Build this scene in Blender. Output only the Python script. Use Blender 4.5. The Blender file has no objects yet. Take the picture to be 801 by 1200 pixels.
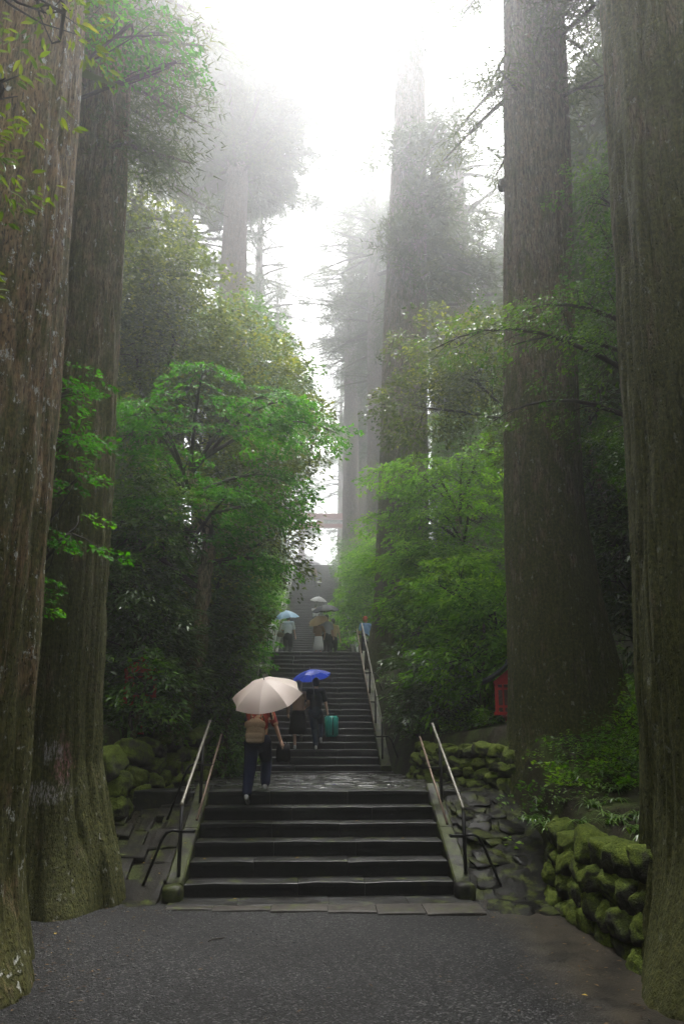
import bpy, bmesh, math
import numpy as np
from mathutils import Vector, Matrix

S = bpy.context.scene
COL = S.collection
R = math.radians

# ------------------------------------------------------------------ camera
cam_d = bpy.data.cameras.new('camera')
cam = bpy.data.objects.new('camera', cam_d)
COL.objects.link(cam)
cam_d.sensor_fit = 'VERTICAL'
cam_d.sensor_height = 36.0
cam_d.sensor_width = 24.0
cam_d.lens = 24.0
cam_d.shift_y = 0.0644
cam_d.clip_start = 0.05
cam_d.clip_end = 1000
cam.location = (-0.115, 0.0, 1.91)
cam.rotation_euler = (R(90 + 13.0), 0, -math.atan(34.5 / 800))
S.camera = cam

# ------------------------------------------------------------------ sky, sun, exposure
SUN_EL, SUN_AZ = 71.0, 16.0           # close to overhead, a little to the far side of the avenue
HAZE = 0.0074
world = bpy.data.worlds.new('World')
S.world = world
world.use_nodes = True
wn = world.node_tree
wn.nodes.clear()
w_out = wn.nodes.new('ShaderNodeOutputWorld')
w_bg = wn.nodes.new('ShaderNodeBackground')
w_sky = wn.nodes.new('ShaderNodeTexSky')
w_sky.sky_type = 'NISHITA'
w_sky.sun_disc = False
w_sky.sun_elevation = R(SUN_EL)
w_sky.sun_rotation = R(SUN_AZ)
w_sky.air_density = 1.0
w_sky.dust_density = 6.0
w_sky.ozone_density = 1.0
w_hs = wn.nodes.new('ShaderNodeHueSaturation')      # an overcast sky is grey-white
w_hs.inputs['Saturation'].default_value = 0.05
w_bg.inputs['Strength'].default_value = 0.15
wn.links.new(w_sky.outputs[0], w_hs.inputs['Color'])
wn.links.new(w_hs.outputs[0], w_bg.inputs['Color'])
wn.links.new(w_bg.outputs[0], w_out.inputs['Surface'])

sun_d = bpy.data.lights.new('sun', 'SUN')
sun_d.energy = 1.5
sun_d.angle = R(25)
sun_d.color = (1.0, 0.97, 0.93)
sun = bpy.data.objects.new('sun', sun_d)
COL.objects.link(sun)
sun_dir = Vector((math.sin(R(SUN_AZ)) * math.cos(R(SUN_EL)), math.cos(R(SUN_AZ)) * math.cos(R(SUN_EL)), math.sin(R(SUN_EL))))
sun.rotation_euler = sun_dir.to_track_quat('Z', 'Y').to_euler()
sun.location = (0, 20, 60)

S.view_settings.view_transform = 'Standard'
S.view_settings.look = 'None'
S.view_settings.gamma = 1.0
S.view_settings.use_curve_mapping = False
S.view_settings.exposure = 2.35

S.render.engine = 'CYCLES'
cy = S.cycles
cy.use_denoising = True
try:
    cy.denoiser = 'OPENIMAGEDENOISE'
except Exception:
    pass
cy.max_bounces = 7
cy.diffuse_bounces = 3
cy.glossy_bounces = 2
cy.transmission_bounces = 4
cy.transparent_max_bounces = 4
cy.volume_bounces = 2
cy.caustics_reflective = False
cy.caustics_refractive = False
cy.sample_clamp_indirect = 4.0
cy.use_adaptive_sampling = False

# ------------------------------------------------------------------ helpers
rng = np.random.default_rng(7)


def _hash(ix, iy, iz, seed):
    h = (ix * 374761393 + iy * 668265263 + iz * 2147483647 + seed * 1274126177) & 0xffffffff
    h = ((h ^ (h >> 13)) * 1274126177) & 0xffffffff
    return ((h ^ (h >> 16)) & 0xffff) / 65535.0


def vnoise(p, seed=0):
    p = np.asarray(p, float)
    i = np.floor(p).astype(np.int64)
    f = p - i
    f = f * f * (3 - 2 * f)
    r = 0
    for dx in (0, 1):
        for dy in (0, 1):
            for dz in (0, 1):
                w = (f[..., 0] if dx else 1 - f[..., 0]) * (f[..., 1] if dy else 1 - f[..., 1]) * (f[..., 2] if dz else 1 - f[..., 2])
                r = r + w * _hash(i[..., 0] + dx, i[..., 1] + dy, i[..., 2] + dz, seed)
    return r


def fbm(p, seed=0, oct=3):
    p = np.asarray(p, float)
    r, a, t = 0, 1.0, 0
    for k in range(oct):
        r = r + a * vnoise(p * (2 ** k), seed + k)
        t += a
        a *= .5
    return r / t


def mesh_from(name, v, f, smooth=False):
    """v: (N,3) array; f: (M,k) array or a list of tuples"""
    me = bpy.data.meshes.new(name)
    v = np.ascontiguousarray(v, dtype=np.float32)
    if isinstance(f, np.ndarray):
        k = f.shape[1]
        m = len(f)
        me.vertices.add(len(v))
        me.vertices.foreach_set('co', v.ravel())
        me.loops.add(m * k)
        me.loops.foreach_set('vertex_index', np.ascontiguousarray(f, dtype=np.int32).ravel())
        me.polygons.add(m)
        me.polygons.foreach_set('loop_start', np.arange(0, m * k, k, dtype=np.int32))
        me.update(calc_edges=True)
    else:
        me.from_pydata([tuple(map(float, q)) for q in v], [], [tuple(int(q) for q in g) for g in f])
        me.update()
    if smooth:
        me.polygons.foreach_set('use_smooth', np.ones(len(me.polygons), dtype=bool))
    return me


def obj(name, me, mat=None, parent=None, loc=None, rot=None, scale=None):
    o = bpy.data.objects.new(name, me)
    COL.objects.link(o)
    if mat is not None and len(me.materials) == 0:
        me.materials.append(mat)
    if parent is not None:
        o.parent = parent
    if loc is not None:
        o.location = loc
    if rot is not None:
        o.rotation_euler = rot
    if scale is not None:
        o.scale = scale
    return o


def empty(name, loc=(0, 0, 0), rz=0.0):
    o = bpy.data.objects.new(name, None)
    o.empty_display_size = .2
    COL.objects.link(o)
    o.location = loc
    o.rotation_euler = (0, 0, rz)
    return o


def tag(o, label=None, cat=None, group=None, kind=None):
    if label:
        o['label'] = label
    if cat:
        o['category'] = cat
    if group:
        o['group'] = group
    if kind:
        o['kind'] = kind
    return o


class MB:
    """collects shapes into one mesh"""

    def __init__(self):
        self.v, self.f, self.n = [], [], 0

    def add(self, v, f):
        v = np.asarray(v, float)
        self.v.append(v)
        self.f += [tuple(q + self.n for q in g) for g in f]
        self.n += len(v)

    def tube(self, pts, r, n=8, cap=True):
        v, f = tube_vf(pts, r, n, cap)
        self.add(v, f)

    def box(self, c, s, rz=0.0):
        v, f = box_vf(c, s, rz)
        self.add(v, f)

    def mesh(self, name, smooth=False):
        return mesh_from(name, np.concatenate(self.v), self.f, smooth)


def tube_vf(pts, r, n=8, cap=True):
    pts = np.asarray(pts, float)
    m = len(pts)
    r = np.full(m, r) if np.isscalar(r) else np.asarray(r, float)
    tang = np.gradient(pts, axis=0)
    tang /= np.linalg.norm(tang, axis=1)[:, None] + 1e-9
    up = np.array([0, 0, 1.0]) if abs(tang[0][2]) < .9 else np.array([1.0, 0, 0])
    vs = []
    for i in range(m):
        a = np.cross(tang[i], up)
        a /= np.linalg.norm(a) + 1e-9
        b = np.cross(a, tang[i])
        up = b
        th = np.linspace(0, 2 * np.pi, n, endpoint=False)
        vs.append(pts[i] + r[i] * (np.cos(th)[:, None] * a + np.sin(th)[:, None] * b))
    v = np.concatenate(vs)
    f = []
    for i in range(m - 1):
        for k in range(n):
            k2 = (k + 1) % n
            f.append((i * n + k, (i + 1) * n + k, (i + 1) * n + k2, i * n + k2))
    if cap:
        f.append(tuple(range(n)))
        f.append(tuple((m - 1) * n + k for k in reversed(range(n))))
    return v, f


def box_vf(c, s, rz=0.0):
    x, y, z = [q / 2 for q in s]
    v = np.array([(-x, -y, -z), (x, -y, -z), (x, y, -z), (-x, y, -z), (-x, -y, z), (x, -y, z), (x, y, z), (-x, y, z)])
    ca, sa = math.cos(rz), math.sin(rz)
    v = np.stack([v[:, 0] * ca - v[:, 1] * sa, v[:, 0] * sa + v[:, 1] * ca, v[:, 2]], 1) + np.array(c)
    return v, [(0, 3, 2, 1), (4, 5, 6, 7), (0, 1, 5, 4), (1, 2, 6, 5), (2, 3, 7, 6), (3, 0, 4, 7)]


def smoothstep(a, b, x):
    t = np.clip((x - a) / (b - a), 0, 1)
    return t * t * (3 - 2 * t)


# ------------------------------------------------------------------ materials
class NT:
    def __init__(self, name):
        self.m = bpy.data.materials.new(name)
        self.m.use_nodes = True
        self.t = self.m.node_tree
        self.t.nodes.clear()
        self.out = self.t.nodes.new('ShaderNodeOutputMaterial')

    def n(self, kind, inputs=None, **attrs):
        nd = self.t.nodes.new('ShaderNode' + kind)
        for k, v in attrs.items():
            setattr(nd, k, v)
        for k, v in (inputs or {}).items():
            s = nd.inputs[k]
            if isinstance(v, bpy.types.NodeSocket):
                self.t.links.new(v, s)
            elif isinstance(v, bpy.types.Node):
                self.t.links.new(v.outputs[0], s)
            else:
                s.default_value = v
        return nd

    def coord(self, scale=(1, 1, 1), kind='Object'):
        c = self.n('TexCoord')
        return self.n('Mapping', {'Vector': c.outputs[kind], 'Scale': scale})

    def noise(self, vec, scale, detail=4, rough=.55):
        return self.n('TexNoise', {'Vector': vec, 'Scale': scale, 'Detail': detail, 'Roughness': rough})

    def ramp(self, fac, stops, interp='LINEAR'):
        nd = self.n('ValToRGB', {'Fac': fac})
        cr = nd.color_ramp
        cr.interpolation = interp
        while len(cr.elements) < len(stops):
            cr.elements.new(.5)
        for e, (p, c) in zip(cr.elements, stops):
            e.position = p
            e.color = (c[0], c[1], c[2], 1) if not np.isscalar(c) else (c, c, c, 1)
        return nd

    def mix(self, fac, a, b):
        nd = self.n('Mix', data_type='RGBA')
        for s, v in ((nd.inputs[0], fac), (nd.inputs[6], a), (nd.inputs[7], b)):
            if isinstance(v, bpy.types.Node):
                self.t.links.new(v.outputs[0] if v.bl_idname != 'ShaderNodeMix' else v.outputs[2], s)
            elif isinstance(v, bpy.types.NodeSocket):
                self.t.links.new(v, s)
            elif np.isscalar(v):
                s.default_value = v
            else:
                s.default_value = (*v[:3], 1)
        return nd.outputs[2]

    def math(self, op, a, b=0.0):
        return self.n('Math', {0: a, 1: b}, operation=op)

    def bump(self, h, strength=.5, dist=.02, normal=None):
        i = {'Height': h, 'Strength': strength, 'Distance': dist}
        if normal is not None:
            i['Normal'] = normal
        return self.n('Bump', i)

    def surf(self, color, rough=.7, spec=.3, bump=None, metal=0.0, coat=0.0):
        i = {'Base Color': color if not isinstance(color, tuple) else (*color[:3], 1), 'Roughness': rough, 'Specular IOR Level': spec, 'Metallic': metal}
        if coat:
            i['Coat Weight'] = coat
            i['Coat Roughness'] = .15
        if bump is not None:
            i['Normal'] = bump
        p = self.n('BsdfPrincipled', i)
        self.t.links.new(p.outputs[0], self.out.inputs['Surface'])
        return p


def mat_bark(name, dark, light, moss_amt=.5, lichen=.5, moss_top=6.0, reddish=None, pits=.6):
    t = NT(name)
    fib = t.noise(t.coord((9, 9, 1.1)), 3.0, 7, .65)
    fine = t.noise(t.coord((30, 30, 5.5)), 2.0, 5, .65)
    c3 = t.coord()
    big = t.noise(c3, .9, 3)
    mid = t.noise(t.coord((4, 4, 2)), 2.2, 4, .6)
    col = t.ramp(fib, [(.34, dark), (.5, [a * .5 + b * .5 for a, b in zip(dark, light)]), (.66, light)])
    col = t.mix(t.math('MULTIPLY', t.ramp(mid, [(.4, 0), (.62, 1)]), .55), col, reddish or [light[0] * .8, light[1] * .62, light[2] * .5])
    col = t.mix(t.math('MULTIPLY', t.ramp(fine, [(.38, 1), (.52, 0)]), .8), col, [q * .3 for q in dark])
    # small dark pits
    vo = t.n('TexVoronoi', {'Vector': t.coord((1, 1, .55)), 'Scale': 26})
    pt = t.ramp(vo.outputs['Distance'], [(.16, pits), (.27, 0)])
    pt = t.math('MULTIPLY', pt, t.ramp(big, [(.4, 0), (.55, 1)]))
    col = t.mix(pt, col, [q * .18 for q in dark])
    # moss: noise, more of it low on the trunk
    sep = t.n('SeparateXYZ', {'Vector': t.n('TexCoord').outputs['Object']})
    hgt = t.n('MapRange', {'Value': sep.outputs['Z'], 'From Min': 0.0, 'From Max': moss_top, 'To Min': .24, 'To Max': -.02})
    mn = t.noise(t.coord((2.6, 2.6, 1.1)), 1.7, 7, .72)
    mm = t.ramp(t.math('ADD', mn, hgt), [(.64 - .2 * moss_amt, 0), (.76 - .2 * moss_amt, 1)])
    mcol = t.ramp(t.noise(c3, 24, 4, .7), [(.3, (.018, .026, .005)), (.5, (.06, .07, .014)), (.72, (.14, .14, .035))])
    col = t.mix(t.math('MULTIPLY', mm, .85), col, mcol)
    # lichen patches
    lv = t.n('TexNoise', {'Vector': t.coord((6, 6, 3.4)), 'Scale': 1.9, 'Detail': 6, 'Roughness': .72})
    lt = .595 if lichen >= 1 else .615
    lm = t.ramp(lv, [(lt, 0), (lt + .035, lichen)])
    col = t.mix(lm, col, t.ramp(fine, [(.35, (.26, .27, .24)), (.6, (.55, .56, .52))]))
    hgtmix = t.math('ADD', t.math('MULTIPLY', fib, 1.0), t.math('MULTIPLY', fine, .6))
    hgtmix = t.math('SUBTRACT', hgtmix, t.math('MULTIPLY', pt, .7))
    t.surf(col, .8, .2, t.bump(hgtmix, 1.0, .06))
    return t.m


def mat_leaf(name, stops, trans=.35, rough=.42, spec=.45, gl=.55):
    t = NT(name)
    a = t.n('Attribute', attribute_name='rnd')
    col = t.ramp(a.outputs['Fac'], stops)
    p = t.n('BsdfPrincipled', {'Base Color': col, 'Roughness': rough + .08, 'Specular IOR Level': spec * gl})
    tc = t.n('HueSaturation', {'Color': col, 'Value': 1.7, 'Saturation': 1.2})
    tr = t.n('BsdfTranslucent', {'Color': tc})
    mx = t.n('MixShader', {0: trans, 1: p, 2: tr})
    t.t.links.new(mx.outputs[0], t.out.inputs['Surface'])
    return t.m


def mat_moss_stone(name, bias=0.0):
    t = NT(name)
    c = t.coord((1, 1, 1), 'Generated') if False else t.coord()
    g = t.n('NewGeometry')
    wc = t.n('Mapping', {'Vector': g.outputs['Position']})
    big = t.noise(wc, 3.2, 4)
    fine = t.noise(wc, 38, 4, .7)
    nz = t.n('SeparateXYZ', {'Vector': g.outputs['Normal']}).outputs['Z']
    m = t.math('ADD', t.math('MULTIPLY', nz, .32), t.math('ADD', big, bias))
    mask = t.ramp(m, [(.40, 0), (.58, 1)])
    stone = t.ramp(t.noise(wc, 9, 5), [(.3, (.022, .022, .018)), (.7, (.075, .072, .06))])
    mossc = t.ramp(t.math('ADD', t.math('MULTIPLY', fine, .7), t.math('MULTIPLY', big, .4)), [(.36, (.016, .026, .004)), (.53, (.075, .105, .012)), (.74, (.16, .20, .025))])
    col = t.mix(mask, stone, mossc)
    h = t.math('ADD', fine, t.math('MULTIPLY', t.noise(wc, 120, 2), .5))
    t.surf(col, .85, .2, t.bump(h, .9, .03))
    return t.m


def mat_stone(name, dark, light, rough=(.3, .6), scale=8, moss=0.0, bump=.4, spec=.5):
    t = NT(name)
    g = t.n('NewGeometry')
    wc = t.n('Mapping', {'Vector': g.outputs['Position']})
    n1 = t.noise(wc, scale, 6, .65)
    n2 = t.noise(wc, scale * .22, 3)
    oi = t.n('ObjectInfo')
    col = t.ramp(n1, [(.32, dark), (.7, light)])
    col = t.mix(t.math('MULTIPLY', oi.outputs['Random'], .6), col, [q * .4 for q in light])
    col = t.mix(t.math('MULTIPLY', t.ramp(n2, [(.4, 0), (.65, 1)]), .5), col, [q * .5 for q in dark])
    if moss:
        nz = t.n('SeparateXYZ', {'Vector': g.outputs['Normal']}).outputs['Z']
        mk = t.ramp(t.math('ADD', t.noise(wc, 4.5, 5, .65), t.math('MULTIPLY', nz, .06)), [(.66 - moss * .3, 0), (.76 - moss * .3, 1)])
        col = t.mix(t.math('MULTIPLY', mk, .9), col, t.ramp(t.noise(wc, 45, 3), [(.3, (.02, .028, .005)), (.7, (.06, .072, .013))]))
    rg = t.n('MapRange', {'Value': n2, 'From Min': .35, 'From Max': .65, 'To Min': rough[0], 'To Max': rough[1]})
    t.surf(col, rg.outputs[0], spec, t.bump(t.math('ADD', n1, t.math('MULTIPLY', t.noise(wc, scale * 7, 3), .4)), bump, .012))
    return t.m


def mat_plain(name, col, rough=.7, spec=.3, metal=0.0, var=.25, scale=30, bump=.15, coat=0.0):
    t = NT(name)
    n1 = t.noise(t.coord(), scale, 4)
    c = t.mix(t.ramp(n1, [(.35, 0), (.7, 1)]), [q * (1 - var) for q in col], [min(1, q * (1 + var)) for q in col])
    t.surf(c, rough, spec, t.bump(n1, bump, .004), metal, coat)
    return t.m


M = {}
M['bark_red'] = mat_bark('bark_red_lichen', (.06, .044, .022), (.31, .235, .12), .46, 1.0, 9.0, (.25, .145, .065))
M['bark_grey'] = mat_bark('bark_grey_moss', (.042, .038, .021), (.27, .235, .13), .60, .5, 14.0)
M['bark_moss'] = mat_bark('bark_mossy', (.033, .031, .017), (.21, .185, .10), .74, .28, 18.0)
M['bark_dark'] = mat_bark('bark_dark', (.028, .025, .019), (.115, .10, .07), .5, .6, 5.0)
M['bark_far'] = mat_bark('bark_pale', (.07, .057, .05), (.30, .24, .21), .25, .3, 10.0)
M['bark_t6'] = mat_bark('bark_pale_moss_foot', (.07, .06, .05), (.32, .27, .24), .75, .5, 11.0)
M['bark_t3'] = mat_bark('bark_grey_pale', (.035, .031, .02), (.26, .228, .155), .58, .4, 12.0)
M['bark_small'] = mat_bark('bark_thin', (.09, .078, .05), (.42, .37, .25), .6, .7, 4.0)
M['twig'] = mat_plain('twig_bark', (.035, .028, .02), .8)

M['leaf_maple'] = mat_leaf('leaf_maple', [(.0, (.022, .085, .006)), (.5, (.048, .180, .010)), (1, (.115, .29, .02))], .45, .5, .3, .3)
M['leaf_dark'] = mat_leaf('leaf_glossy_dark', [(.0, (0.027, 0.058, 0.013)), (.6, (0.060, 0.118, 0.020)), (1, (0.130, 0.201, 0.032))], .22, .20, .7, 1.0)
M['leaf_yellow'] = mat_leaf('leaf_yellow_tipped', [(.0, (.034, .058, .010)), (.5, (.095, .135, .018)), (.8, (.21, .24, .03)), (1, (.32, .33, .05))], .3, .3, .5, .8)
M['leaf_lime'] = mat_leaf('leaf_lime', [(.0, (.06, .14, .014)), (.5, (.135, .29, .03)), (1, (.27, .43, .06))], .5, .45, .35, .35)
M['leaf_mid'] = mat_leaf('leaf_mid', [(.0, (.036, .090, .012)), (.6, (.085, .180, .02)), (1, (.18, .30, .034))], .38, .25, .5, .6)
M['leaf_cedar'] = mat_leaf('needle_cedar', [(.0, (0.035, 0.050, 0.015)), (.6, (0.064, 0.092, 0.024)), (1, (0.119, 0.150, 0.035))], .2, .6, .2)
M['leaf_near'] = mat_leaf('leaf_near', [(.0, (0.042, 0.081, 0.008)), (.6, (0.105, 0.151, 0.014)), (1, (0.238, 0.259, 0.028))], .4, .3, .6)
M['grassleaf'] = mat_leaf('leaf_strap', [(.0, (0.042, 0.097, 0.014)), (1, (0.126, 0.216, 0.035))], .25, .25, .7, 1.0)

M['step'] = mat_stone('step_stone', (.006, .006, .0055), (.025, .0245, .022), (.3, .6), 9, .14, .5, .3)
M['paving'] = mat_stone('paving_stone', (.028, .028, .026), (.085, .083, .076), (.12, .35), 8, .12, .6, .6)
M['kerb'] = mat_stone('kerb_stone', (.022, .019, .015), (.06, .053, .042), (.45, .7), 10, .15, .5, .2)
M['curb'] = mat_stone('curb_stone', (.010, .0095, .008), (.036, .034, .028), (.45, .7), 9, .62, .7, .2)
M['wet'] = mat_stone('wet_rock', (.004, .0038, .0035), (.015, .0145, .013), (.25, .6), 7, .35, 1.0, .06)
M['gully'] = mat_stone('gully_bed', (.004, .0038, .0034), (.016, .015, .0125), (.35, .7), 8, .35, 1.0, .06)
M['path'] = mat_stone('side_path_stone', (.008, .0075, .006), (.03, .027, .021), (.4, .7), 6, .26, .8, .07)
M['moss_stone'] = mat_moss_stone('mossy_boulder', .0)
M['moss_stone_dry'] = mat_moss_stone('mossy_boulder_darker', .02)


def mat_ground():
    t = NT('hillside_soil')
    g = t.n('NewGeometry')
    wc = t.n('Mapping', {'Vector': g.outputs['Position']})
    a = t.noise(wc, 2.2, 5)
    b = t.noise(wc, 22, 5, .7)
    col = t.ramp(b, [(.3, (.009, .007, .0045)), (.7, (.034, .026, .015))])
    col = t.mix(t.ramp(a, [(.45, 0), (.6, .85)]), col, t.ramp(b, [(.3, (.02, .034, .006)), (.7, (.065, .085, .016))]))
    t.surf(col, .85, .2, t.bump(b, .8, .05))
    return t.m


def mat_gravel():
    t = NT('gravel_fine')
    g = t.n('NewGeometry')
    wc = t.n('Mapping', {'Vector': g.outputs['Position']})
    vo = t.n('TexVoronoi', {'Vector': wc, 'Scale': 62})
    vo2 = t.n('TexVoronoi', {'Vector': wc, 'Scale': 130})
    big = t.noise(wc, .7, 4)
    gr = t.n('SeparateColor', {'Color': vo.outputs['Color']}).outputs[0]
    col = t.ramp(gr, [(0, (.006, .006, .006)), (.5, (.021, .021, .0205)), (.85, (.05, .0495, .048)), (1, (.17, .168, .162))])
    g2 = t.n('SeparateColor', {'Color': vo2.outputs['Color']}).outputs[0]
    col = t.mix(.35, col, t.ramp(g2, [(0, .007), (1, .055)]))
    col = t.mix(t.ramp(big, [(.42, 0), (.62, .4)]), col, (.016, .0155, .015))
    # silty wet strip along the wall, an irregular edge
    sx = t.n('SeparateXYZ', {'Vector': wc})
    edge = t.math('ADD', t.math('ADD', sx.outputs['X'], t.math('MULTIPLY', t.math('SUBTRACT', sx.outputs['Y'], 5.0), -.06)), t.math('MULTIPLY', t.math('SUBTRACT', t.noise(wc, 1.6, 4), .5), .5))
    sm = t.ramp(t.n('MapRange', {'Value': edge, 'From Min': 1.55, 'From Max': 2.0}).outputs[0], [(.0, 0), (1, 1)])
    col = t.mix(t.math('MULTIPLY', sm, .9), col, t.ramp(t.noise(wc, 3, 5), [(.35, (.010, .0085, .006)), (.62, (.042, .034, .023))]))
    h = t.math('SUBTRACT', 1.0, vo.outputs['Distance'])
    hb = t.math('ADD', h, t.math('MULTIPLY', t.math('SUBTRACT', 1.0, vo2.outputs['Distance']), .4))
    hh = t.math('MULTIPLY', hb, t.math('SUBTRACT', 1.0, t.math('MULTIPLY', sm, .85)))
    rg = t.n('MapRange', {'Value': sm, 'To Min': .75, 'To Max': .5})
    t.surf(col, rg.outputs[0], .12, t.bump(hh, 1.0, .02))
    return t.m


M['ground'] = mat_ground()
M['gravel'] = mat_gravel()
M['pebble'] = mat_stone('pebble', (.025, .025, .024), (.11, .109, .105), (.4, .7), 30, 0, .3)
M['brass'] = mat_plain('handrail_metal', (.13, .12, .095), .5, .4, .3, .3, 14)
M['bronze'] = mat_plain('inner_rail_metal', (.12, .08, .055), .55, .4, .3, .3, 14)
M['iron'] = mat_plain('post_iron', (.012, .012, .012), .4, .5, .3)
M['rail_grey'] = mat_plain('rail_grey', (.42, .43, .42), .45, .5, .3)
M['red'] = mat_plain('lantern_red', (.42, .014, .010), .5, .45, 0, .25, 10)
M['torii_red'] = mat_plain('torii_red', (.30, .07, .05), .6, .3)
M['roof_grey'] = mat_plain('lantern_roof_copper', (.07, .08, .07), .75, .2, 0, .4, 8)
M['paper'] = mat_plain('lantern_pane', (.10, .06, .05), .5, .3)
M['hall_wall'] = mat_plain('hall_wall', (.5, .45, .36), .7)
M['hall_roof'] = mat_plain('hall_roof', (.16, .17, .18), .6)
M['skin'] = mat_plain('skin', (.48, .30, .21), .5, .35, 0, .06)
M['hair'] = mat_plain('hair_black', (.012, .010, .009), .45, .4, 0, .3, 80)


def mat_floral():
    t = NT('shirt_floral')
    v = t.n('TexVoronoi', {'Vector': t.coord(), 'Scale': 14})
    c = t.n('SeparateColor', {'Color': v.outputs['Color']}).outputs[0]
    t.surf(t.ramp(c, [(0, (.32, .045, .025)), (.4, (.42, .10, .05)), (.65, (.22, .025, .02)), (.8, (.55, .38, .24))], 'CONSTANT'), .75, .2)
    return t.m


M['floral'] = mat_floral()
for k, c in dict(navy=(.012, .017, .045), dkshirt=(.010, .012, .020), jeans=(.022, .035, .06), black=(.006, .006, .007), white=(.88, .88, .88),
                 cream=(.55, .48, .36), brown=(.26, .165, .105), beige=(.46, .36, .24), greyshirt=(.34, .36, .38), charcoal=(.03, .031, .035),
                 yellowish=(.52, .40, .22), skyblue=(.22, .38, .62), strap=(.16, .11, .06), orange=(.55, .08, .02), greytop=(.2, .21, .22)).items():
    M['c_' + k] = mat_plain('cloth_' + k, c, .8, .2, 0, .15, 60, .3)
M['shoe'] = mat_plain('shoe_white', (.55, .55, .54), .6)
M['shoe_dark'] = mat_plain('shoe_dark', (.03, .03, .03), .6)


def mat_umb(name, col, trans=.35, rough=.5):
    t = NT(name)
    n1 = t.noise(t.coord(), 5, 3)
    c = t.mix(n1, [q * .93 for q in col], col)
    p = t.n('BsdfPrincipled', {'Base Color': c, 'Roughness': rough, 'Specular IOR Level': .35})
    tr = t.n('BsdfTranslucent', {'Color': c})
    mx = t.n('MixShader', {0: trans, 1: p, 2: tr})
    t.t.links.new(mx.outputs[0], t.out.inputs['Surface'])
    return t.m


M['u_pink'] = mat_umb('umbrella_pale_pink', (.88, .76, .69), .5)
M['u_blue'] = mat_umb('umbrella_blue', (.03, .075, .55), .4)
M['u_sky'] = mat_umb('umbrella_light_blue', (.5, .72, .9), .5)
M['u_black'] = mat_umb('umbrella_charcoal', (.028, .03, .036), .05, .8)
M['u_beige'] = mat_umb('umbrella_beige', (.8, .6, .36), .5)
M['u_white'] = mat_umb('umbrella_white', (.8, .8, .8), .5)
M['u_grey'] = mat_umb('umbrella_grey', (.4, .4, .42), .25)
M['steel'] = mat_plain('umbrella_steel', (.35, .35, .36), .3, .5, .8)
M['teal'] = mat_plain('suitcase_teal', (.012, .26, .21), .4, .4, 0, .1, 20)
M['teal_dk'] = mat_plain('suitcase_trim', (.01, .03, .03), .5)

# ------------------------------------------------------------------ terrain profile
D1, R1, T1 = 8.84, .185, .343            # first flight: start, riser, tread
N1 = 6
W1 = 3.24
Y1 = D1 + (N1 - 1) * T1                  # front edge of the first landing
Z1 = N1 * R1
D2, R2, T2, N2, W2 = 16.16, .169, .325, 21, 2.80
ZB2 = 1.08
Y2 = D2 + (N2 - 1) * T2
Z2 = ZB2 + N2 * R2
D3, N3 = 30.0, 72
T3 = .417
R3 = (16.88 - Z2) / N3
Y3 = D3 + (N3 - 1) * T3
Z3 = Z2 + N3 * R3


def prof(y):
    return np.interp(y, [D1, Y1 + .15, D2, Y2 + .1, D3, Y3 + .1, 130], [0, Z1, ZB2, Z2, Z2, Z3, Z3 + 1.0])


def terrain_h(x, y):
    """height of the hillside away from the stairs"""
    x = np.asarray(x, float)
    y = np.asarray(y, float)
    s = prof(y)
    wr = np.interp(y, [-20, 8.9, 9.6, 10.6, 13.5, 16, 24, 40], [2.75, 2.75, 2.95, 2.95, 2.15, 1.75, 1.75, 1.75])
    wl = np.interp(y, [-20, 8.5, 10.2, 10.6, 13.5, 16, 24, 40], [4.3, 4.3, 3.2, 2.95, 2.35, 1.9, 1.8, 1.8])
    w = np.where(x > 0, wr, wl)
    d = np.abs(x) - w
    lift = np.interp(y, [-20, 9, 11, 16, 24, 30, 60], [.95, .95, .95, .75, .45, .4, .3])
    bank = lift * smoothstep(0, .35, d) + .20 * np.clip(d - .3, 0, 5) + .22 * np.clip(d - 5.3, 0, 40)
    n = fbm(np.stack([x * .45, y * .45, x * 0], -1), 3, 3) - .5
    z = s + np.where(d > 0, bank + n * .6 * smoothstep(0, 1.2, d), 0)
    inside = smoothstep(.15, -.15, d)
    return z - .42 * inside * (y > D1 - .1) - .03 * inside


xs = np.unique(np.round(np.concatenate([np.linspace(-44, -8, 40), np.linspace(-8, 8, 129), np.linspace(8, 44, 40)]), 3))
ys = np.unique(np.round(np.concatenate([np.linspace(-14, 4, 22), np.linspace(4, 32, 141), np.linspace(32, 114, 120)]), 3))
gx, gy = np.meshgrid(xs, ys)
gv = np.stack([gx, gy, terrain_h(gx, gy)], -1).reshape(-1, 3)
nx, ny = len(xs), len(ys)
ii = (np.arange(ny - 1)[:, None] * nx + np.arange(nx - 1)[None]).ravel()
gf = np.stack([ii, ii + 1, ii + nx + 1, ii + nx], 1)
tag(obj('hillside_ground', mesh_from('hillside_ground', gv, gf, True), M['ground']), 'dark mossy forest hillside rising on both sides of the stairs', 'ground', kind='structure')

# gravel forecourt
gx, gy = np.meshgrid(np.linspace(-4.6, 2.72, 74), np.linspace(-13, 8.8, 150))
gz = .012 + .03 * (fbm(np.stack([gx * .8, gy * .8, gx * 0], -1), 11, 3) - .5)
gv = np.stack([gx, gy, gz], -1).reshape(-1, 3)
nx, ny = 74, 150
ii = (np.arange(ny - 1)[:, None] * nx + np.arange(nx - 1)[None]).ravel()
gf = np.stack([ii, ii + 1, ii + nx + 1, ii + nx], 1)
tag(obj('gravel_path', mesh_from('gravel_path', gv, gf, True), M['gravel']), 'wet dark grey gravel forecourt before the lowest steps', 'gravel path', kind='structure')

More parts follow.
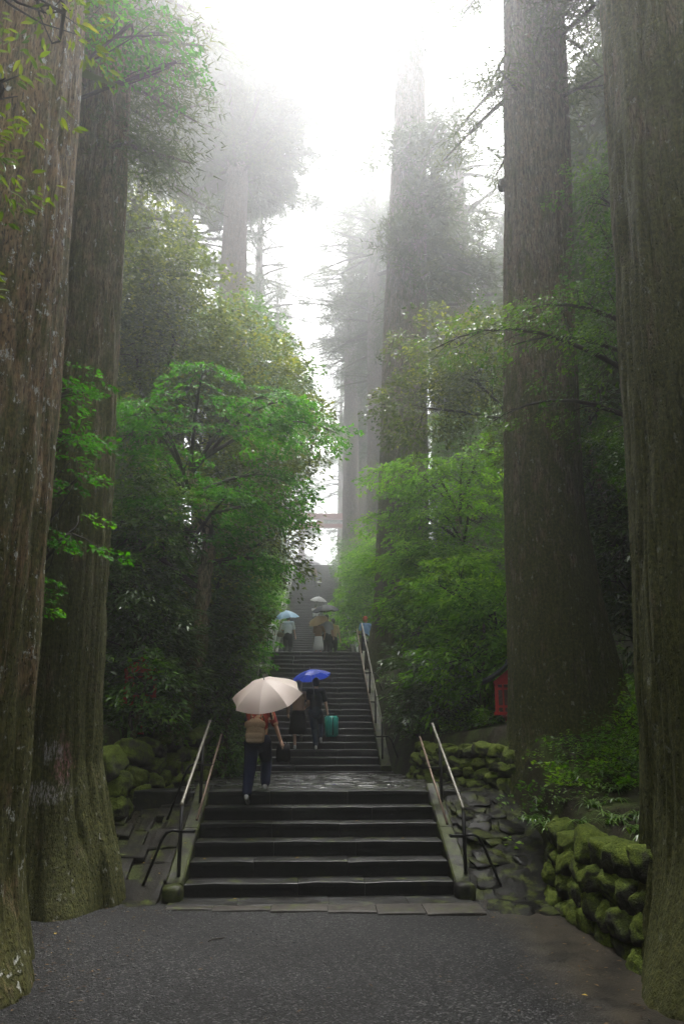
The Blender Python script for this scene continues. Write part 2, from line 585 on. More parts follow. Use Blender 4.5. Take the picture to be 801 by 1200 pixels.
# loose stones lying on the gravel (too many to count)
NP = 9000
px = rng.uniform(-4.2, 2.3, NP)
py = 4.3 + (8.5 - 4.3) * rng.random(NP) ** 1.1
keep = (px < 1.45 + .25 * (vnoise(np.stack([px * 2, py * 2, px * 0], -1), 5) - .5)) | (rng.random(NP) < .06)
px, py = px[keep], py[keep]
NP = len(px)
oct_v = np.array([(1, 0, 0), (-1, 0, 0), (0, 1, 0), (0, -1, 0), (0, 0, .7), (0, 0, -.7)], float)
oct_f = np.array([(0, 2, 4), (2, 1, 4), (1, 3, 4), (3, 0, 4), (2, 0, 5), (1, 2, 5), (3, 1, 5), (0, 3, 5)])
sz = (.004 + .008 * rng.random(NP) ** 2.5)[:, None, None] * (1 + .5 * (rng.random((NP, 6, 1)) - .5))
an = rng.uniform(0, 6.28, NP)
ca, sa = np.cos(an), np.sin(an)
pv = oct_v[None] * sz * np.array([1.3, .9, 1])
pv = np.stack([pv[..., 0] * ca[:, None] - pv[..., 1] * sa[:, None], pv[..., 0] * sa[:, None] + pv[..., 1] * ca[:, None], pv[..., 2]], -1)
pz = .012 + .03 * (fbm(np.stack([px * .8, py * .8, px * 0], -1), 11, 3) - .5)
pv = pv + np.stack([px, py, pz + .003], -1)[:, None]
pf = (oct_f[None] + (np.arange(NP) * 6)[:, None, None]).reshape(-1, 3)
tag(obj('gravel', mesh_from('gravel', pv.reshape(-1, 3), pf), M['pebble']), 'loose grey pebbles scattered over the gravel forecourt', 'gravel', kind='stuff')


# ------------------------------------------------------------------ stairs
def slab_mesh(name, x0, x1, y0, y1, z0, z1, c=.018, nseg=7, jit=.006, seed=0, lip=0.0):
    """stone block with a worn front edge, extruded along x"""
    xsn = np.linspace(x0, x1, nseg + 1)
    if lip:
        sec = np.array([(y0 + lip, z0), (y0, z1 - .05), (y0 + c * .2, z1 - c * .3), (y0 + c, z1), (y1, z1), (y1, z0), (y0 + lip, z0 - .001), (y0 + lip, z1 - .052)])[[0, 7, 1, 2, 3, 4, 5]]
    else:
        sec = np.array([(y0, z0), (y0, z1 - c), (y0 + c * .35, z1 - c * .3), (y0 + c, z1), (y1, z1), (y1, z0)])
    n = len(sec)
    tp0, tp1 = (2, 5) if lip else (1, 4)
    v = np.zeros((nseg + 1, n, 3))
    v[..., 0] = xsn[:, None]
    v[..., 1:] = sec[None]
    nz = fbm(np.stack([v[..., 0] * 3.1 + seed * 7.7, v[..., 1] * 5, v[..., 2] * 5], -1), seed % 50, 3) - .5
    nw = fbm(np.stack([v[..., 0] * 1.3 + seed * 3.3, v[..., 1] * 0, v[..., 2] * 0], -1), 9, 2) - .5
    v[:, tp0:tp1, 2] += (nz * jit * 3.2 + nw * jit * 2)[:, tp0:tp1]
    v[:, 0:tp1, 1] += (nz * jit * 3)[:, 0:tp1]
    v[:, tp1, 2] += nz[:, tp1] * jit
    v[0, tp0:tp1, 2] -= c * .4
    v[-1, tp0:tp1, 2] -= c * .4
    f = []
    for i in range(nseg):
        for k in range(n):
            k2 = (k + 1) % n
            f.append((i * n + k, i * n + k2, (i + 1) * n + k2, (i + 1) * n + k))
    f.append(tuple(reversed(range(n))))
    f.append(tuple(nseg * n + k for k in range(n)))
    return mesh_from(name, v.reshape(-1, 3), f)


def flight(name, label, d0, zb, n, r, t, w, nsl, jit, depth_last=.5, xc=0.0):
    root = tag(empty(name, (xc, d0, zb)), label, 'stairs', kind='structure')
    for i in range(n):
        cuts = [-w / 2] + sorted(np.clip((np.arange(1, nsl) / nsl - .5) * w + rng.uniform(-.3, .3, nsl - 1), -w / 2 + .3, w / 2 - .3)) + [w / 2]
        for j in range(nsl):
            dy = rng.uniform(-.006, .006)
            me = slab_mesh('step_slab', cuts[j] + .003, cuts[j + 1] - .003, i * t + dy, i * t + (t + .06 if i < n - 1 else depth_last), i * r - .06, (i + 1) * r + rng.uniform(-.004, .004), .016 if zb < .5 else (.026 if zb < 4 else .042), max(4, int(14 / nsl)), jit, int(rng.integers(1, 900)), .03 if zb < 4 else .05)
            obj('step_slab', me, M['step'], root)
    return root


flight('lower_stairs', 'short lower flight of six dark wet stone steps', D1, 0, N1, R1, T1, W1, 3, .006)
flight('middle_stairs', 'middle flight of dark stone steps above the cobbled landing', D2, ZB2, N2, R2, T2, W2 + .12, 3, .006, .6)
flight('upper_stairs', 'long upper flight of stone steps climbing to the red gate', D3, Z2, N3, R3, T3, 3.5, 1, .006, .8)

# wider bottom step of the middle flight
me = slab_mesh('step_slab', -1.62, 1.75, -.12, .2, -.02, .055, .015, 10, .006, 5)
o = obj('threshold_stone', me, M['step'], None, (0, D2 - .02, ZB2 - .02))
tag(o, 'long low stone slab at the foot of the middle flight', 'stone slab', kind='structure')

# pad and kerb in front of the lowest step
pad = tag(empty('stair_apron', (0, D1, 0)), 'flat stone apron with a pale kerb row before the lowest step', 'kerb', kind='structure')
cuts = [-1.75, -.95, .1, 1.02, 1.78]
for j in range(4):
    obj('apron_slab', slab_mesh('apron_slab', cuts[j] + .003, cuts[j + 1] - .003, -.42, .03, -.1, .030 + .006 * rng.random(), .012, 6, .004, 30 + j), M['step'], pad)
cuts = [-1.72, -1.2, -.55, .08, .62, 1.15, 1.80]
for j in range(6):
    dd = -.0 - .07 * j
    obj('kerb_stone', slab_mesh('kerb_stone', cuts[j] + .004, cuts[j + 1] - .004, -.56 - .065 * j, -.43, -.1, .034 + .008 * rng.random(), .014, 5, .005, 60 + j), M['kerb'], pad)
# first landing: setts and flagstones
land = tag(empty('cobbled_landing', (0, Y1, Z1)), 'wet landing of dark setts and flagstones between two flights', 'landing', kind='structure')
bm_base = MB()
bm_base.box((0, (D2 - Y1) / 2 + .22, -.13), (4.6, D2 - Y1 - .5, .14))
obj('bedding', bm_base.mesh('bedding'), M['ground'], land)
y = .36
row = 0
stone_count = 0
while y < D2 - Y1 - .12:
    dep = rng.uniform(.26, .40)
    y_end = min(y + dep, D2 - Y1 - .08)
    x = -2.25
    while x < 2.15:
        band = abs(x + .15) < .22 or abs(x - 1.05) < .2
        wd = rng.uniform(.3, .62) if not band else rng.uniform(.2, .3)
        x2 = min(x + wd, 2.2)
        zz = np.interp(y, [0, D2 - Y1], [0, ZB2 - Z1]) + rng.uniform(-.012, .006)
        me = slab_mesh('paving_stone', x + .012, x2 - .012, y + .012, y_end - .012, -.1 + zz, zz - .004, .022, 3, .010, int(rng.integers(1, 900)))
        obj('paving_stone', me, M['paving'], land)
        x = x2
    y = y_end

# second landing
land2 = tag(empty('upper_landing', (0, Y2, Z2)), 'stone paved landing above the middle flight', 'landing', kind='structure')
for r_ in range(8):
    for c_ in range(4):
        w_ = 1.0
        obj('paving_stone', slab_mesh('paving_stone', -2 + c_ + .01, -1 + c_ - .01, .62 + r_ * .85, .62 + r_ * .85 + .83, -.1, -.006, .012, 3, .004, r_ * 5 + c_), M['paving'], land2)
# top plateau
tp = mesh_from('summit_path', np.array([(-7, Y3 + .7, Z3 - .01), (7, Y3 + .7, Z3 - .01), (7, 100, Z3 + .3), (-7, 100, Z3 + .3)]), [(0, 1, 2, 3)])
tag(obj('summit_path', tp, M['paving']), 'pale paved path beyond the top of the stairs', 'path', kind='structure')


def sweep_section(path, secs):
    """path: list of (y,z) ; secs: (x,dz) closed polygon; returns v,f"""
    n = len(secs)
    v = [(sx, py_, pz_ + sz_) for (py_, pz_) in path for (sx, sz_) in secs]
    f = []
    for i in range(len(path) - 1):
        for k in range(n):
            k2 = (k + 1) % n
            f.append((i * n + k, (i + 1) * n + k, (i + 1) * n + k2, i * n + k2))
    f.append(tuple(range(n)))
    f.append(tuple((len(path) - 1) * n + k for k in reversed(range(n))))
    return np.array(v), f


def curb(label, x0, x1, ya, za, yb, zb, seg=16, parent_block=True, flip=False):
    root = tag(empty('stair_curb', (0, ya, za)), label, 'stair curb', kind='structure')
    npc = max(2, int((yb - ya) / 1.1))
    e = np.linspace(ya, yb, npc + 1)
    for i in range(npc):
        yy = np.linspace(e[i] + .004, e[i + 1] - .004, 7)
        zz = np.interp(yy, [ya, yb], [za, zb]) + .018 * (vnoise(np.stack([yy * 3, yy * 0 + x0, yy * 0], -1), 3) - .5)
        c = .02
        secs = [(x0, -.55), (x0, -c), (x0 + c, 0), (x1 - c, 0), (x1, -c), (x1, -.55)]
        v, f = sweep_section([(a - ya, b - za) for a, b in zip(yy, zz)], secs)
        obj('curb_stone', mesh_from('curb_stone', v, f), M['curb'], root)
    return root


def stone_mesh(name, seed, sub=3, rough=.28):
    bm = bmesh.new()
    bmesh.ops.create_icosphere(bm, subdivisions=sub, radius=1.0)
    v = np.array([q.co[:] for q in bm.verts])
    n = fbm(v * 1.3 + seed * 9.1, seed, 3) - .5
    # flatten toward a box for a fitted-stone look
    b = np.abs(v).max(1)
    v = v * (1 + .5 * (1 / np.maximum(b, .6) - 1))[:, None]
    v = v * (1 + rough * 2 * n)[:, None]
    n2 = fbm(v * 5.5 + seed * 3.3, seed + 20, 2) - .5
    n3 = fbm(v * 17 + seed * 1.7, seed + 40, 2) - .5
    v = v * (1 + .13 * n2 + .05 * n3)[:, None]
    for q, c in zip(bm.verts, v):
        q.co = c
    me = bpy.data.meshes.new(name)
    bm.to_mesh(me)
    bm.free()
    me.polygons.foreach_set('use_smooth', np.ones(len(me.polygons), dtype=bool))
    return me


curb('mossy stone curb beside the lower flight under the handrail with water behind', W1 / 2 + .004, W1 / 2 + .21, 8.78, .20, Y1 + .25, 1.20)
curb('mossy stone curb beside the lower flight on the boulder wall side with dry paving', -W1 / 2 - .21, -W1 / 2 - .004, 8.78, .20, Y1 + .25, 1.20)
curb('green mossy curb beside the middle flight next to the great trunk', W2 / 2 + .064, W2 / 2 + .30, D2 - .1, ZB2 + .16, Y2 + .2, Z2 + .08)
curb('green mossy curb beside the middle flight under the maple', -W2 / 2 - .30, -W2 / 2 - .064, D2 - .1, ZB2 + .16, Y2 + .2, Z2 + .08)
curb('long curb of the upper flight under the pale railing', -2.0, -1.756, D3 - .1, Z2 + .16, Y3 + .1, Z3 + .08)
curb('long curb of the upper flight beside the leafy bank', 1.756, 2.0, D3 - .1, Z2 + .16, Y3 + .1, Z3 + .08)
bs = [stone_mesh('boulder', i, 4, .22) for i in range(11)]
for m_ in bs:
    m_.materials.append(M['moss_stone'])
ft = stone_mesh('foot_stone', 3, 3, .08)
ft.materials.append(M['curb'])
for sx, lab in ((1, 'rounded foot stone of the curb beside the wet gully'), (-1, 'rounded foot stone of the curb beside the dry paving strip')):
    o = obj('foot_stone', ft, None, None, (sx * (W1 / 2 + .11), 8.74, .085), None, (.125, .13, .12))
    tag(o, lab, 'stone')

# ------------------------------------------------------------------ gully (wet rock) and dry paving strip beside the curbs
NX, NY = 60, 140
gu, gw = np.meshgrid(np.linspace(0, 1, NX), np.linspace(0, 1, NY))
yy = 7.9 + gw * 6.2
xi = np.full_like(yy, W1 / 2 + .20)
xo = np.interp(yy, [7.9, 8.9, 9.6, 10.6, 13.5, 14.1], [2.75, 2.75, 3.0, 3.0, 2.25, 2.15])
xx = xi + (xo - xi) * gu
base = np.interp(yy, [7.9, 8.7, 10.9, 14.1], [-.02, .03, .98, 1.06])
nn = fbm(np.stack([xx * 3.2, yy * 3.2, yy * 0], -1), 21, 5)
st = np.round(nn * 9) / 9
zz = base + (.6 * (st - .5) + .4 * (nn - .5)) * .20 * smoothstep(8.2, 9.0, yy) + .10 * (gu - .3)
me = mesh_from('wet_gully', np.stack([xx, yy, zz], -1).reshape(-1, 3), np.stack([q for q in (lambda i: (i, i + 1, i + NX + 1, i + NX))((np.arange(NY - 1)[:, None] * NX + np.arange(NX - 1)[None]).ravel())], 1), True)
tag(obj('wet_gully', me, M['gully']), 'wet glistening rock gully beside the lower steps', 'rock gully', kind='structure')

gul = bpy.data.objects['wet_gully']
rk = [stone_mesh('rock', 40 + i, 3, .3) for i in range(5)]
for m_ in rk:
    m_.materials.append(M['wet'])
for i in range(64):
    y = rng.uniform(8.0, 12.6)
    xo_ = float(np.interp(y, [7.9, 8.9, 9.6, 10.6, 13.5], [2.68, 2.68, 2.9, 2.9, 2.2]))
    x = rng.uniform(1.95, xo_)
    z = float(np.interp(y, [7.9, 8.7, 10.9, 14.1], [-.02, .03, .98, 1.06]))
    s_ = rng.uniform(.08, .2)
    obj('rock', rk[i % 5], None, gul, (x, y, z - .005), (rng.uniform(.25, .5), rng.uniform(-.12, .12), rng.uniform(-.5, .5)), (s_ * 1.3, s_, s_ * rng.uniform(.16, .3)))

bed = mesh_from('path_bedding', np.array([(-3.1, 8.3, -.12), (-1.8, 8.3, -.12), (-1.8, 8.62, -.07), (-3.1, 8.62, -.07), (-1.8, 10.9, .88), (-3.1, 10.9, .88), (-1.8, 11.3, .9), (-3.1, 11.3, .9)]), [(0, 1, 2, 3), (3, 2, 4, 5), (5, 4, 6, 7)])
tag(obj('soil_bed', bed, M['ground']), 'mossy soil bed under the slabs of the narrow side path', 'soil', kind='structure')
strip = tag(empty('side_path', (-2.2, 8.6, 0)), 'narrow sloping strip of flat dark slabs beside the lower curb', 'side path', kind='structure')
for c_, (xa0, xb0) in enumerate(((-2.30, -1.87), (-2.66, -2.30), (-3.0, -2.66))):
    ya = 8.42 + .13 * c_
    while ya < 11.0:
        ln_ = rng.uniform(.2, .42)
        za = np.interp(ya + ln_ / 2, [8.6, 10.9, 12], [.02, .95, 1.05]) + rng.uniform(-.02, .015)
        s_ = np.interp(ya + ln_ / 2, [8.4, 8.7, 10.9, 11.2], [0, .43, .43, 0])
        wob = rng.uniform(-.09, .09, 2)
        me = slab_mesh('path_slab', xa0 + .014 + (wob[0] if c_ < 2 else 0), xb0 - .014 + (wob[1] if c_ else 0), .006, ln_ * 1.09, -.3, 0, .03, 4, .02, int(rng.integers(1, 900)))
        o = obj('path_slab', me, M['path'], strip)
        o.location = (2.2, ya - 8.6, za - .5 * ln_ * s_)
        o.rotation_euler = (math.atan(s_), 0, rng.uniform(-.04, .04))
        ya += ln_
me = slab_mesh('edge_stone', -2.75, -1.95, 0, .35, -.5, 0, .02, 5, .008, 77)
tag(obj('edge_stone', me, M['step'], None, (0, 10.75, 1.12)), 'dark edging block ending the landing behind the handrail brace', 'edging', kind='structure')


# ------------------------------------------------------------------ boulder walls
def wall(label, pts, rows, size, seed, mats=('moss_stone',), lean=.12):
    """pts: [(x,y,zfoot,ztop)] along the wall"""
    r_ = np.random.default_rng(seed)
    p = np.array(pts, float)
    seg = np.r_[0, np.cumsum(np.hypot(*(np.diff(p[:, :2], axis=0).T)))]
    root = tag(empty('boulder_wall', tuple(p[0, :3])), label, 'stone wall')
    for k in range(rows):
        s = r_.uniform(0, size * .4)
        while s < seg[-1]:
            w_ = size * r_.uniform(.55, 1.5)
            sm = min(s + w_ / 2, seg[-1])
            x, y, zf, zt = [np.interp(sm, seg, p[:, c]) for c in range(4)]
            tx, ty = [np.interp(min(sm + .1, seg[-1]), seg, p[:, c]) - np.interp(max(sm - .1, 0), seg, p[:, c]) for c in (0, 1)]
            ang = math.atan2(ty, tx)
            hh = (zt - zf) / rows
            z = zf + hh * (k + .5) + r_.uniform(-.05, .05)
            nxn, nyn = math.sin(ang), -math.cos(ang)
            off = -lean * (k + .5) / rows * (zt - zf) + r_.uniform(-.04, .05)
            side = 1 if (x > 0) == (nxn < 0) else -1
            me = bs[int(r_.integers(0, len(bs)))]
            obj('boulder', me, None, root, (x + side * nxn * off - root.location.x, y + side * nyn * off - root.location.y, z - root.location.z), (r_.uniform(-.4, .4), r_.uniform(-.5, .5), ang + r_.uniform(-.3, .3)), (w_ * .53, size * r_.uniform(.42, .62), hh * r_.uniform(.48, .66)))
            s += w_
    return root


wall('mossy boulder wall below the gabled red lantern beside the widest trunk', [(3.02, 10.75, .35, 1.72), (2.75, 11.6, .75, 1.76), (2.35, 12.8, .98, 1.74), (1.98, 14.2, 1.0, 1.72)], 5, .33, 3)
wall('mossy boulder wall with grassy top in front of the widest trunk', [(2.86, 5.0, -.1, 1.02), (2.74, 6.2, -.1, .92), (2.72, 7.4, -.1, .90), (2.78, 8.5, -.08, .88), (3.0, 9.1, 0, .85)], 4, .33, 5)
wall('bright mossy boulder wall beside the narrow slab path and the scarred cedar', [(-2.98, 10.1, .1, 1.62), (-2.72, 11.0, .55, 1.80), (-2.5, 12.0, 1.0, 1.9), (-2.22, 13.4, 1.05, 1.95)], 4, .42, 8)


# ------------------------------------------------------------------ handrails
def handrail(label, s, xo, xi, ya, za, yb, zb, ga, gb, posts, brace_at, upper='brass', inner='bronze', r=.021, ia=.22, ib=.25):
    """s: side; xo/xi outer/inner rail |x|; (ya,za)-(yb,zb) upper rail ends; ga,gb ground z at the ends"""
    root = tag(empty('handrail', (s * xo, ya, ga)), label, 'handrail', 'metal handrails along the stone stairs')
    L = lambda q: np.array(q, float) - np.array(root.location)
    sl = (zb - za) / (yb - ya)
    m = MB()
    m.tube([L((s * xo, ya - .02, za - .03)), L((s * xo, ya, za)), L((s * xo, yb, zb)), L((s * xo, yb + .05, zb + .0))], r, 10)
    obj('upper_rail', m.mesh('upper_rail', True), M[upper], root)
    m = MB()
    drop = .33
    m.tube([L((s * xi, ya + ia, za + sl * ia - drop)), L((s * xi, yb + ib, zb + sl * ib - drop))], r * .8, 8)
    obj('inner_rail', m.mesh('inner_rail', True), M[inner], root)
    for k, py_ in enumerate(posts):
        zt = za + sl * (py_ - ya)
        zg = ga + (gb - ga) * (py_ - ya) / (yb - ya)
        m = MB()
        m.tube([L((s * xo, py_, zg - .12)), L((s * xo, py_, zt))], .024, 8)
        m.tube([L((s * xo, py_, zg - .01)), L((s * xo, py_, zg + .02))], .05, 10)
        po = obj('post', m.mesh('post', True), M['iron'], root)
        zi = zt - drop
        m = MB()
        m.box(L((s * (xo + xi) / 2, py_ + .02, zi - .015 + sl * .02)), (abs(xo - xi) + .03, .10, .03))
        m.tube([L((s * xi, py_ + .03, zi - .02)), L((s * xi, py_ + .03, zi + .015))], .016, 6)
        obj('bracket', m.mesh('bracket'), M['iron'], root)
        if k in brace_at:
            bz = zi - .0
            pts = [(s * xo, py_, bz), (s * (xo + .10), py_, bz + .012), (s * (xo + .17), py_, bz - .015), (s * (xo + .22), py_, bz - .09), (s * (xo + .46), py_, zg - .18)]
            m = MB()
            m.tube([L(q) for q in pts], .018, 8)
            obj('brace', m.mesh('brace', True), M['iron'], root)
    return root


handrail('dull grey metal handrail beside the lower steps and wet gully', 1, 1.785, 1.62, 8.9, 1.03, 10.95, 2.09, .22, 1.2, [8.9, 10.35], (0,))
handrail('dull grey metal handrail beside the lower steps and bright mossy wall', -1, 1.70, 1.545, 8.9, 1.10, 10.95, 2.13, .22, 1.2, [8.9, 10.35], (0, 1))
handrail('metal handrail beside the middle flight next to the great trunk', 1, 1.53, 1.385, 16.35, 2.22, 22.75, 5.62, 1.30, 4.6, [16.35, 18.0, 19.7, 21.3, 22.6], (0, 2, 4))
handrail('metal handrail beside the middle flight, half hidden by maple leaves', -1, 1.60, 1.45, 16.35, 2.22, 22.75, 5.62, 1.30, 4.6, [16.35, 18.0, 19.7, 21.3, 22.6], (0, 2, 4))
sl3 = (Z3 - Z2) / (Y3 - D3)
for s, lab in ((-1, 'pale railing climbing the upper flight past drooping cedar leaves'), (1, 'pale railing climbing the upper flight, mostly behind bright leaves')):
    root = tag(empty('handrail', (s * 1.88, D3, Z2)), lab, 'handrail', 'metal handrails along the stone stairs')
    for dz in (.9, .55):
        m = MB()
        m.tube([(0, .3, dz + .3), (0, Y3 - D3, Z3 - Z2 + dz + .15)], .03, 6)
        obj('rail', m.mesh('rail', True), M['rail_grey'], root)
    for k in range(16):
        yk = .3 + k * (Y3 - D3 - .3) / 15
        zk = .15 + yk * (Z3 - Z2) / (Y3 - D3)
        m = MB()
        m.tube([(0, yk, zk - .1), (0, yk, zk + .93)], .035, 6)
        obj('post', m.mesh('post', True), M['rail_grey'], root)

# ------------------------------------------------------------------ leaf masses
LEAF = np.array([(0, 0, 0), (.45, .27, .05), (1, 0, -.10), (.45, -.27, .05)])
LEAF_LONG = np.array([(0, 0, 0), (.4, .17, .03), (1, 0, -.16), (.4, -.17, .03)])


LEAF_NEAR = np.array([(0, 0, 0), (.3, .15, .03), (.65, .13, .0), (1, 0, -.14), (.65, -.13, .0), (.3, -.15, .03)])


def spray_templates(n_t, n_leaf, leaf, seed, shape=LEAF, wide=.5, droop=.25, thick=.06):
    """unit sprays (length 1 along +x); leaf = leaf length relative to spray length"""
    r_ = np.random.default_rng(seed)
    out = []
    for _ in range(n_t):
        u = r_.random(n_leaf) ** .7
        side = r_.choice([-1, 1], n_leaf)
        wv = side * wide * r_.random(n_leaf) ** .8 * np.sin(np.clip(u * 2.6 + .35, 0, 3.1))
        p = np.stack([u - np.abs(wv) * .15, wv, -droop * u * u - .12 * np.abs(wv) + r_.normal(0, thick, n_leaf)], -1)
        yaw = side * r_.uniform(.2, 1.1, n_leaf) + r_.normal(0, .35, n_leaf)
        pit = r_.normal(-.15, .30, n_leaf)
        rol = r_.normal(0, .42, n_leaf)
        s = leaf * r_.uniform(.65, 1.25, n_leaf)
        L = shape[None] * s[:, None, None]
        cr, sr = np.cos(rol)[:, None], np.sin(rol)[:, None]
        y1, z1 = L[..., 1] * cr - L[..., 2] * sr, L[..., 1] * sr + L[..., 2] * cr
        cp, sp = np.cos(pit)[:, None], np.sin(pit)[:, None]
        x2, z2 = L[..., 0] * cp - z1 * sp, L[..., 0] * sp + z1 * cp
        cy_, sy_ = np.cos(yaw)[:, None], np.sin(yaw)[:, None]
        v = np.stack([x2 * cy_ - y1 * sy_, x2 * sy_ + y1 * cy_, z2], -1) + p[:, None]
        out.append(v)
    return out


def build_sprays(name, pos, az, tilt, scale, templates, seed=0, tone=None):
    """many sprays merged into one mesh of leaf faces with a 'rnd' value for each leaf"""
    r_ = np.random.default_rng(seed)
    pick = r_.integers(0, len(templates), len(pos))
    V, Rn = [], []
    for k, T in enumerate(templates):
        sel = np.where(pick == k)[0]
        if len(sel) == 0:
            continue
        t = T.reshape(-1, 3)
        ct, stt = np.cos(tilt[sel])[:, None], np.sin(tilt[sel])[:, None]
        x = t[None, :, 0] * ct - t[None, :, 2] * stt
        z = t[None, :, 0] * stt + t[None, :, 2] * ct
        y = np.repeat(t[None, :, 1], len(sel), 0)
        ca, sa = np.cos(az[sel])[:, None], np.sin(az[sel])[:, None]
        v = np.stack([x * ca - y * sa, x * sa + y * ca, z], -1) * scale[sel][:, None, None] + pos[sel][:, None]
        V.append(v.reshape(-1, 3))
        nl = len(T)
        base = (r_.random(len(sel)) if tone is None else tone[sel])[:, None]
        Rn.append(np.clip(base * .75 + .6 * r_.random((len(sel), nl)) - .18, 0, 1).ravel())
    V = np.concatenate(V)
    rn = np.concatenate(Rn)
    nv = templates[0].shape[1]
    q = np.arange(len(V)).reshape(-1, nv)
    f = np.concatenate([q[:, [0, j, j + 1]] for j in range(1, nv - 1)], 1).reshape(-1, 3)
    me = mesh_from(name, V, f)
    a = me.attributes.new('rnd', 'FLOAT', 'FACE')
    a.data.foreach_set('value', np.repeat(rn, nv - 2).astype(np.float32))
    return me


def broadleaf(name, label, cat, base, trunk, lobes, templ, leafmat, barkmat='bark_small', group=None, spray=(.5, .9), layer=0.0, seed=0, ntwig=10, tilt0=-.1, aim=None, limb_r=.09, boughs=()):
    """trunk: list of (x,y,z,r) world; lobes: (cx,cy,cz, rx,ry,rz, n)"""
    r_ = np.random.default_rng(seed)
    B = np.array(base, float)
    root = tag(empty(name, tuple(B)), label, cat, group)
    tr = np.array(trunk, float)
    # trunk with a smooth bend
    tt = np.linspace(0, len(tr) - 1, 5 * len(tr))
    tp_ = np.stack([np.interp(tt, np.arange(len(tr)), tr[:, k]) for k in range(4)], 1)
    tp_[:, :3] += .03 * r_.normal(size=(len(tp_), 3))
    m = MB()
    m.tube(tp_[:, :3] - B, tp_[:, 3] * (1 + .06 * r_.normal(size=len(tp_))), 12)
    obj('trunk', m.mesh('trunk', True), M[barkmat], root)
    P, A, Ti, Sc, To = [], [], [], [], []
    mb = MB()
    mb.tube(tp_[:, :3] - B, tp_[:, 3] * .4, 5)            # heartwood that the limbs grow from
    for (cx, cy_, cz, rx, ry, rz, n) in lobes:
        c = np.array([cx, cy_, cz])
        # limb from the trunk
        below = tr[tr[:, 2] < cz - .25 * rz]
        src = (below[-1] if len(below) else tr[0])[:3]
        rs = (below[-1] if len(below) else tr[0])[3]
        mid = (src + c) / 2 + np.array([0, 0, .12 * np.linalg.norm(c - src)]) + .15 * r_.normal(size=3)
        k = np.linspace(0, 1, 7)[:, None]
        limb = (1 - k) ** 2 * src + 2 * k * (1 - k) * mid + k * k * c
        mb.tube(limb - B, np.linspace(min(rs * .55, limb_r), min(.022, limb_r * .4), 7), 6)
        u = r_.normal(size=(n, 3))
        u /= np.linalg.norm(u, axis=1)[:, None]
        rho = r_.random(n) ** .42
        p = c + u * rho[:, None] * np.array([rx, ry, rz])
        # ragged outline
        p += (vnoise(p * .9, seed) - .5)[:, None] * u * .7
        if layer:
            p[:, 2] = np.round(p[:, 2] / layer) * layer + r_.normal(0, .07, n) - .06 * (np.hypot(p[:, 0] - cx, p[:, 1] - cy_)) ** 1.2
        a = np.arctan2(u[:, 1] * rx, u[:, 0] * rx) + r_.normal(0, .55, n)
        if aim is not None:
            a = np.where(r_.random(n) < .6, aim + r_.normal(0, .5, n), a)
        P.append(p)
        A.append(a)
        Ti.append(tilt0 + .35 * u[:, 2] * (0 if layer else 1) + r_.normal(0, .16, n))
        Sc.append(r_.uniform(spray[0], spray[1], n))
        To.append(np.clip(.35 + .25 * u[:, 2] + r_.normal(0, .22, n), 0, 1))
        for q in range(min(ntwig, n)):
            e = p[q]
            s0 = limb[int(r_.integers(3, 7))]
            md = (s0 + e) / 2 + .12 * r_.normal(size=3) + np.array([0, 0, .08])
            kk = np.linspace(0, 1, 4)[:, None]
            tw = (1 - kk) ** 2 * s0 + 2 * kk * (1 - kk) * md + kk * kk * e
            mb.tube(tw - B, np.array([.016, .012, .008, .004]), 4, False)
    for (x0, y0, z0, baz, L, rise, n) in boughs:
        t = np.linspace(0, 1, 9)
        d = np.array([math.cos(baz), math.sin(baz)])
        bend = r_.normal(0, .12) * L
        bp_ = np.stack([x0 + d[0] * L * t - d[1] * bend * t ** 2, y0 + d[1] * L * t + d[0] * bend * t ** 2, z0 + rise * np.sin(t * 1.9) / .95 - .42 * L * .35 * t ** 2.5], 1)
        mb.tube(bp_ - B, np.linspace(.045, .008, 9), 6)
        u = np.sort(r_.uniform(.22, 1.0, n))
        side = r_.choice([-1.0, 1.0], n)
        lat = side * r_.random(n) ** .8 * L * .30 * np.sin(np.clip(u * 2.4 + .5, 0, 2.9))
        p = np.stack([np.interp(u, t, bp_[:, k]) for k in range(3)], 1)
        p[:, 0] += -d[1] * lat
        p[:, 1] += d[0] * lat
        p[:, 2] += -.16 * np.abs(lat) + r_.normal(0, .05, n)
        P.append(p)
        A.append(baz + np.sign(lat) * r_.uniform(.15, 1.0, n) + r_.normal(0, .15, n))
        Ti.append(tilt0 - .25 * u + r_.normal(0, .12, n))
        Sc.append(r_.uniform(spray[0], spray[1], n) * (1.1 - .35 * u))
        To.append(np.clip(.5 + r_.normal(0, .22, n), 0, 1))
        for q in range(0, n, 3):
            s0 = np.array([np.interp(max(u[q] - .12, 0), t, bp_[:, k]) for k in range(3)])
            mb.tube(np.array([s0, (s0 + p[q]) / 2 + (0, 0, .03), p[q]]) - B, [.009, .007, .004], 4, False)
    obj('branches', mb.mesh('branches', True), M['twig'], root)
    me = build_sprays('crown', np.concatenate(P) - B, np.concatenate(A), np.concatenate(Ti), np.concatenate(Sc), templ, seed, np.concatenate(To))
    obj('crown', me, M[leafmat], root)
    return root


T_MAPLE = spray_templates(8, 44, .155, 1, LEAF, .55, .22, .03)
T_BROAD = spray_templates(8, 30, .26, 2, LEAF_LONG, .5, .25, .09)
T_SMALL = spray_templates(8, 42, .15, 3, LEAF, .5, .2, .10)
T_NEAR = spray_templates(6, 10, .21, 4, LEAF_NEAR, .3, .3, .06)

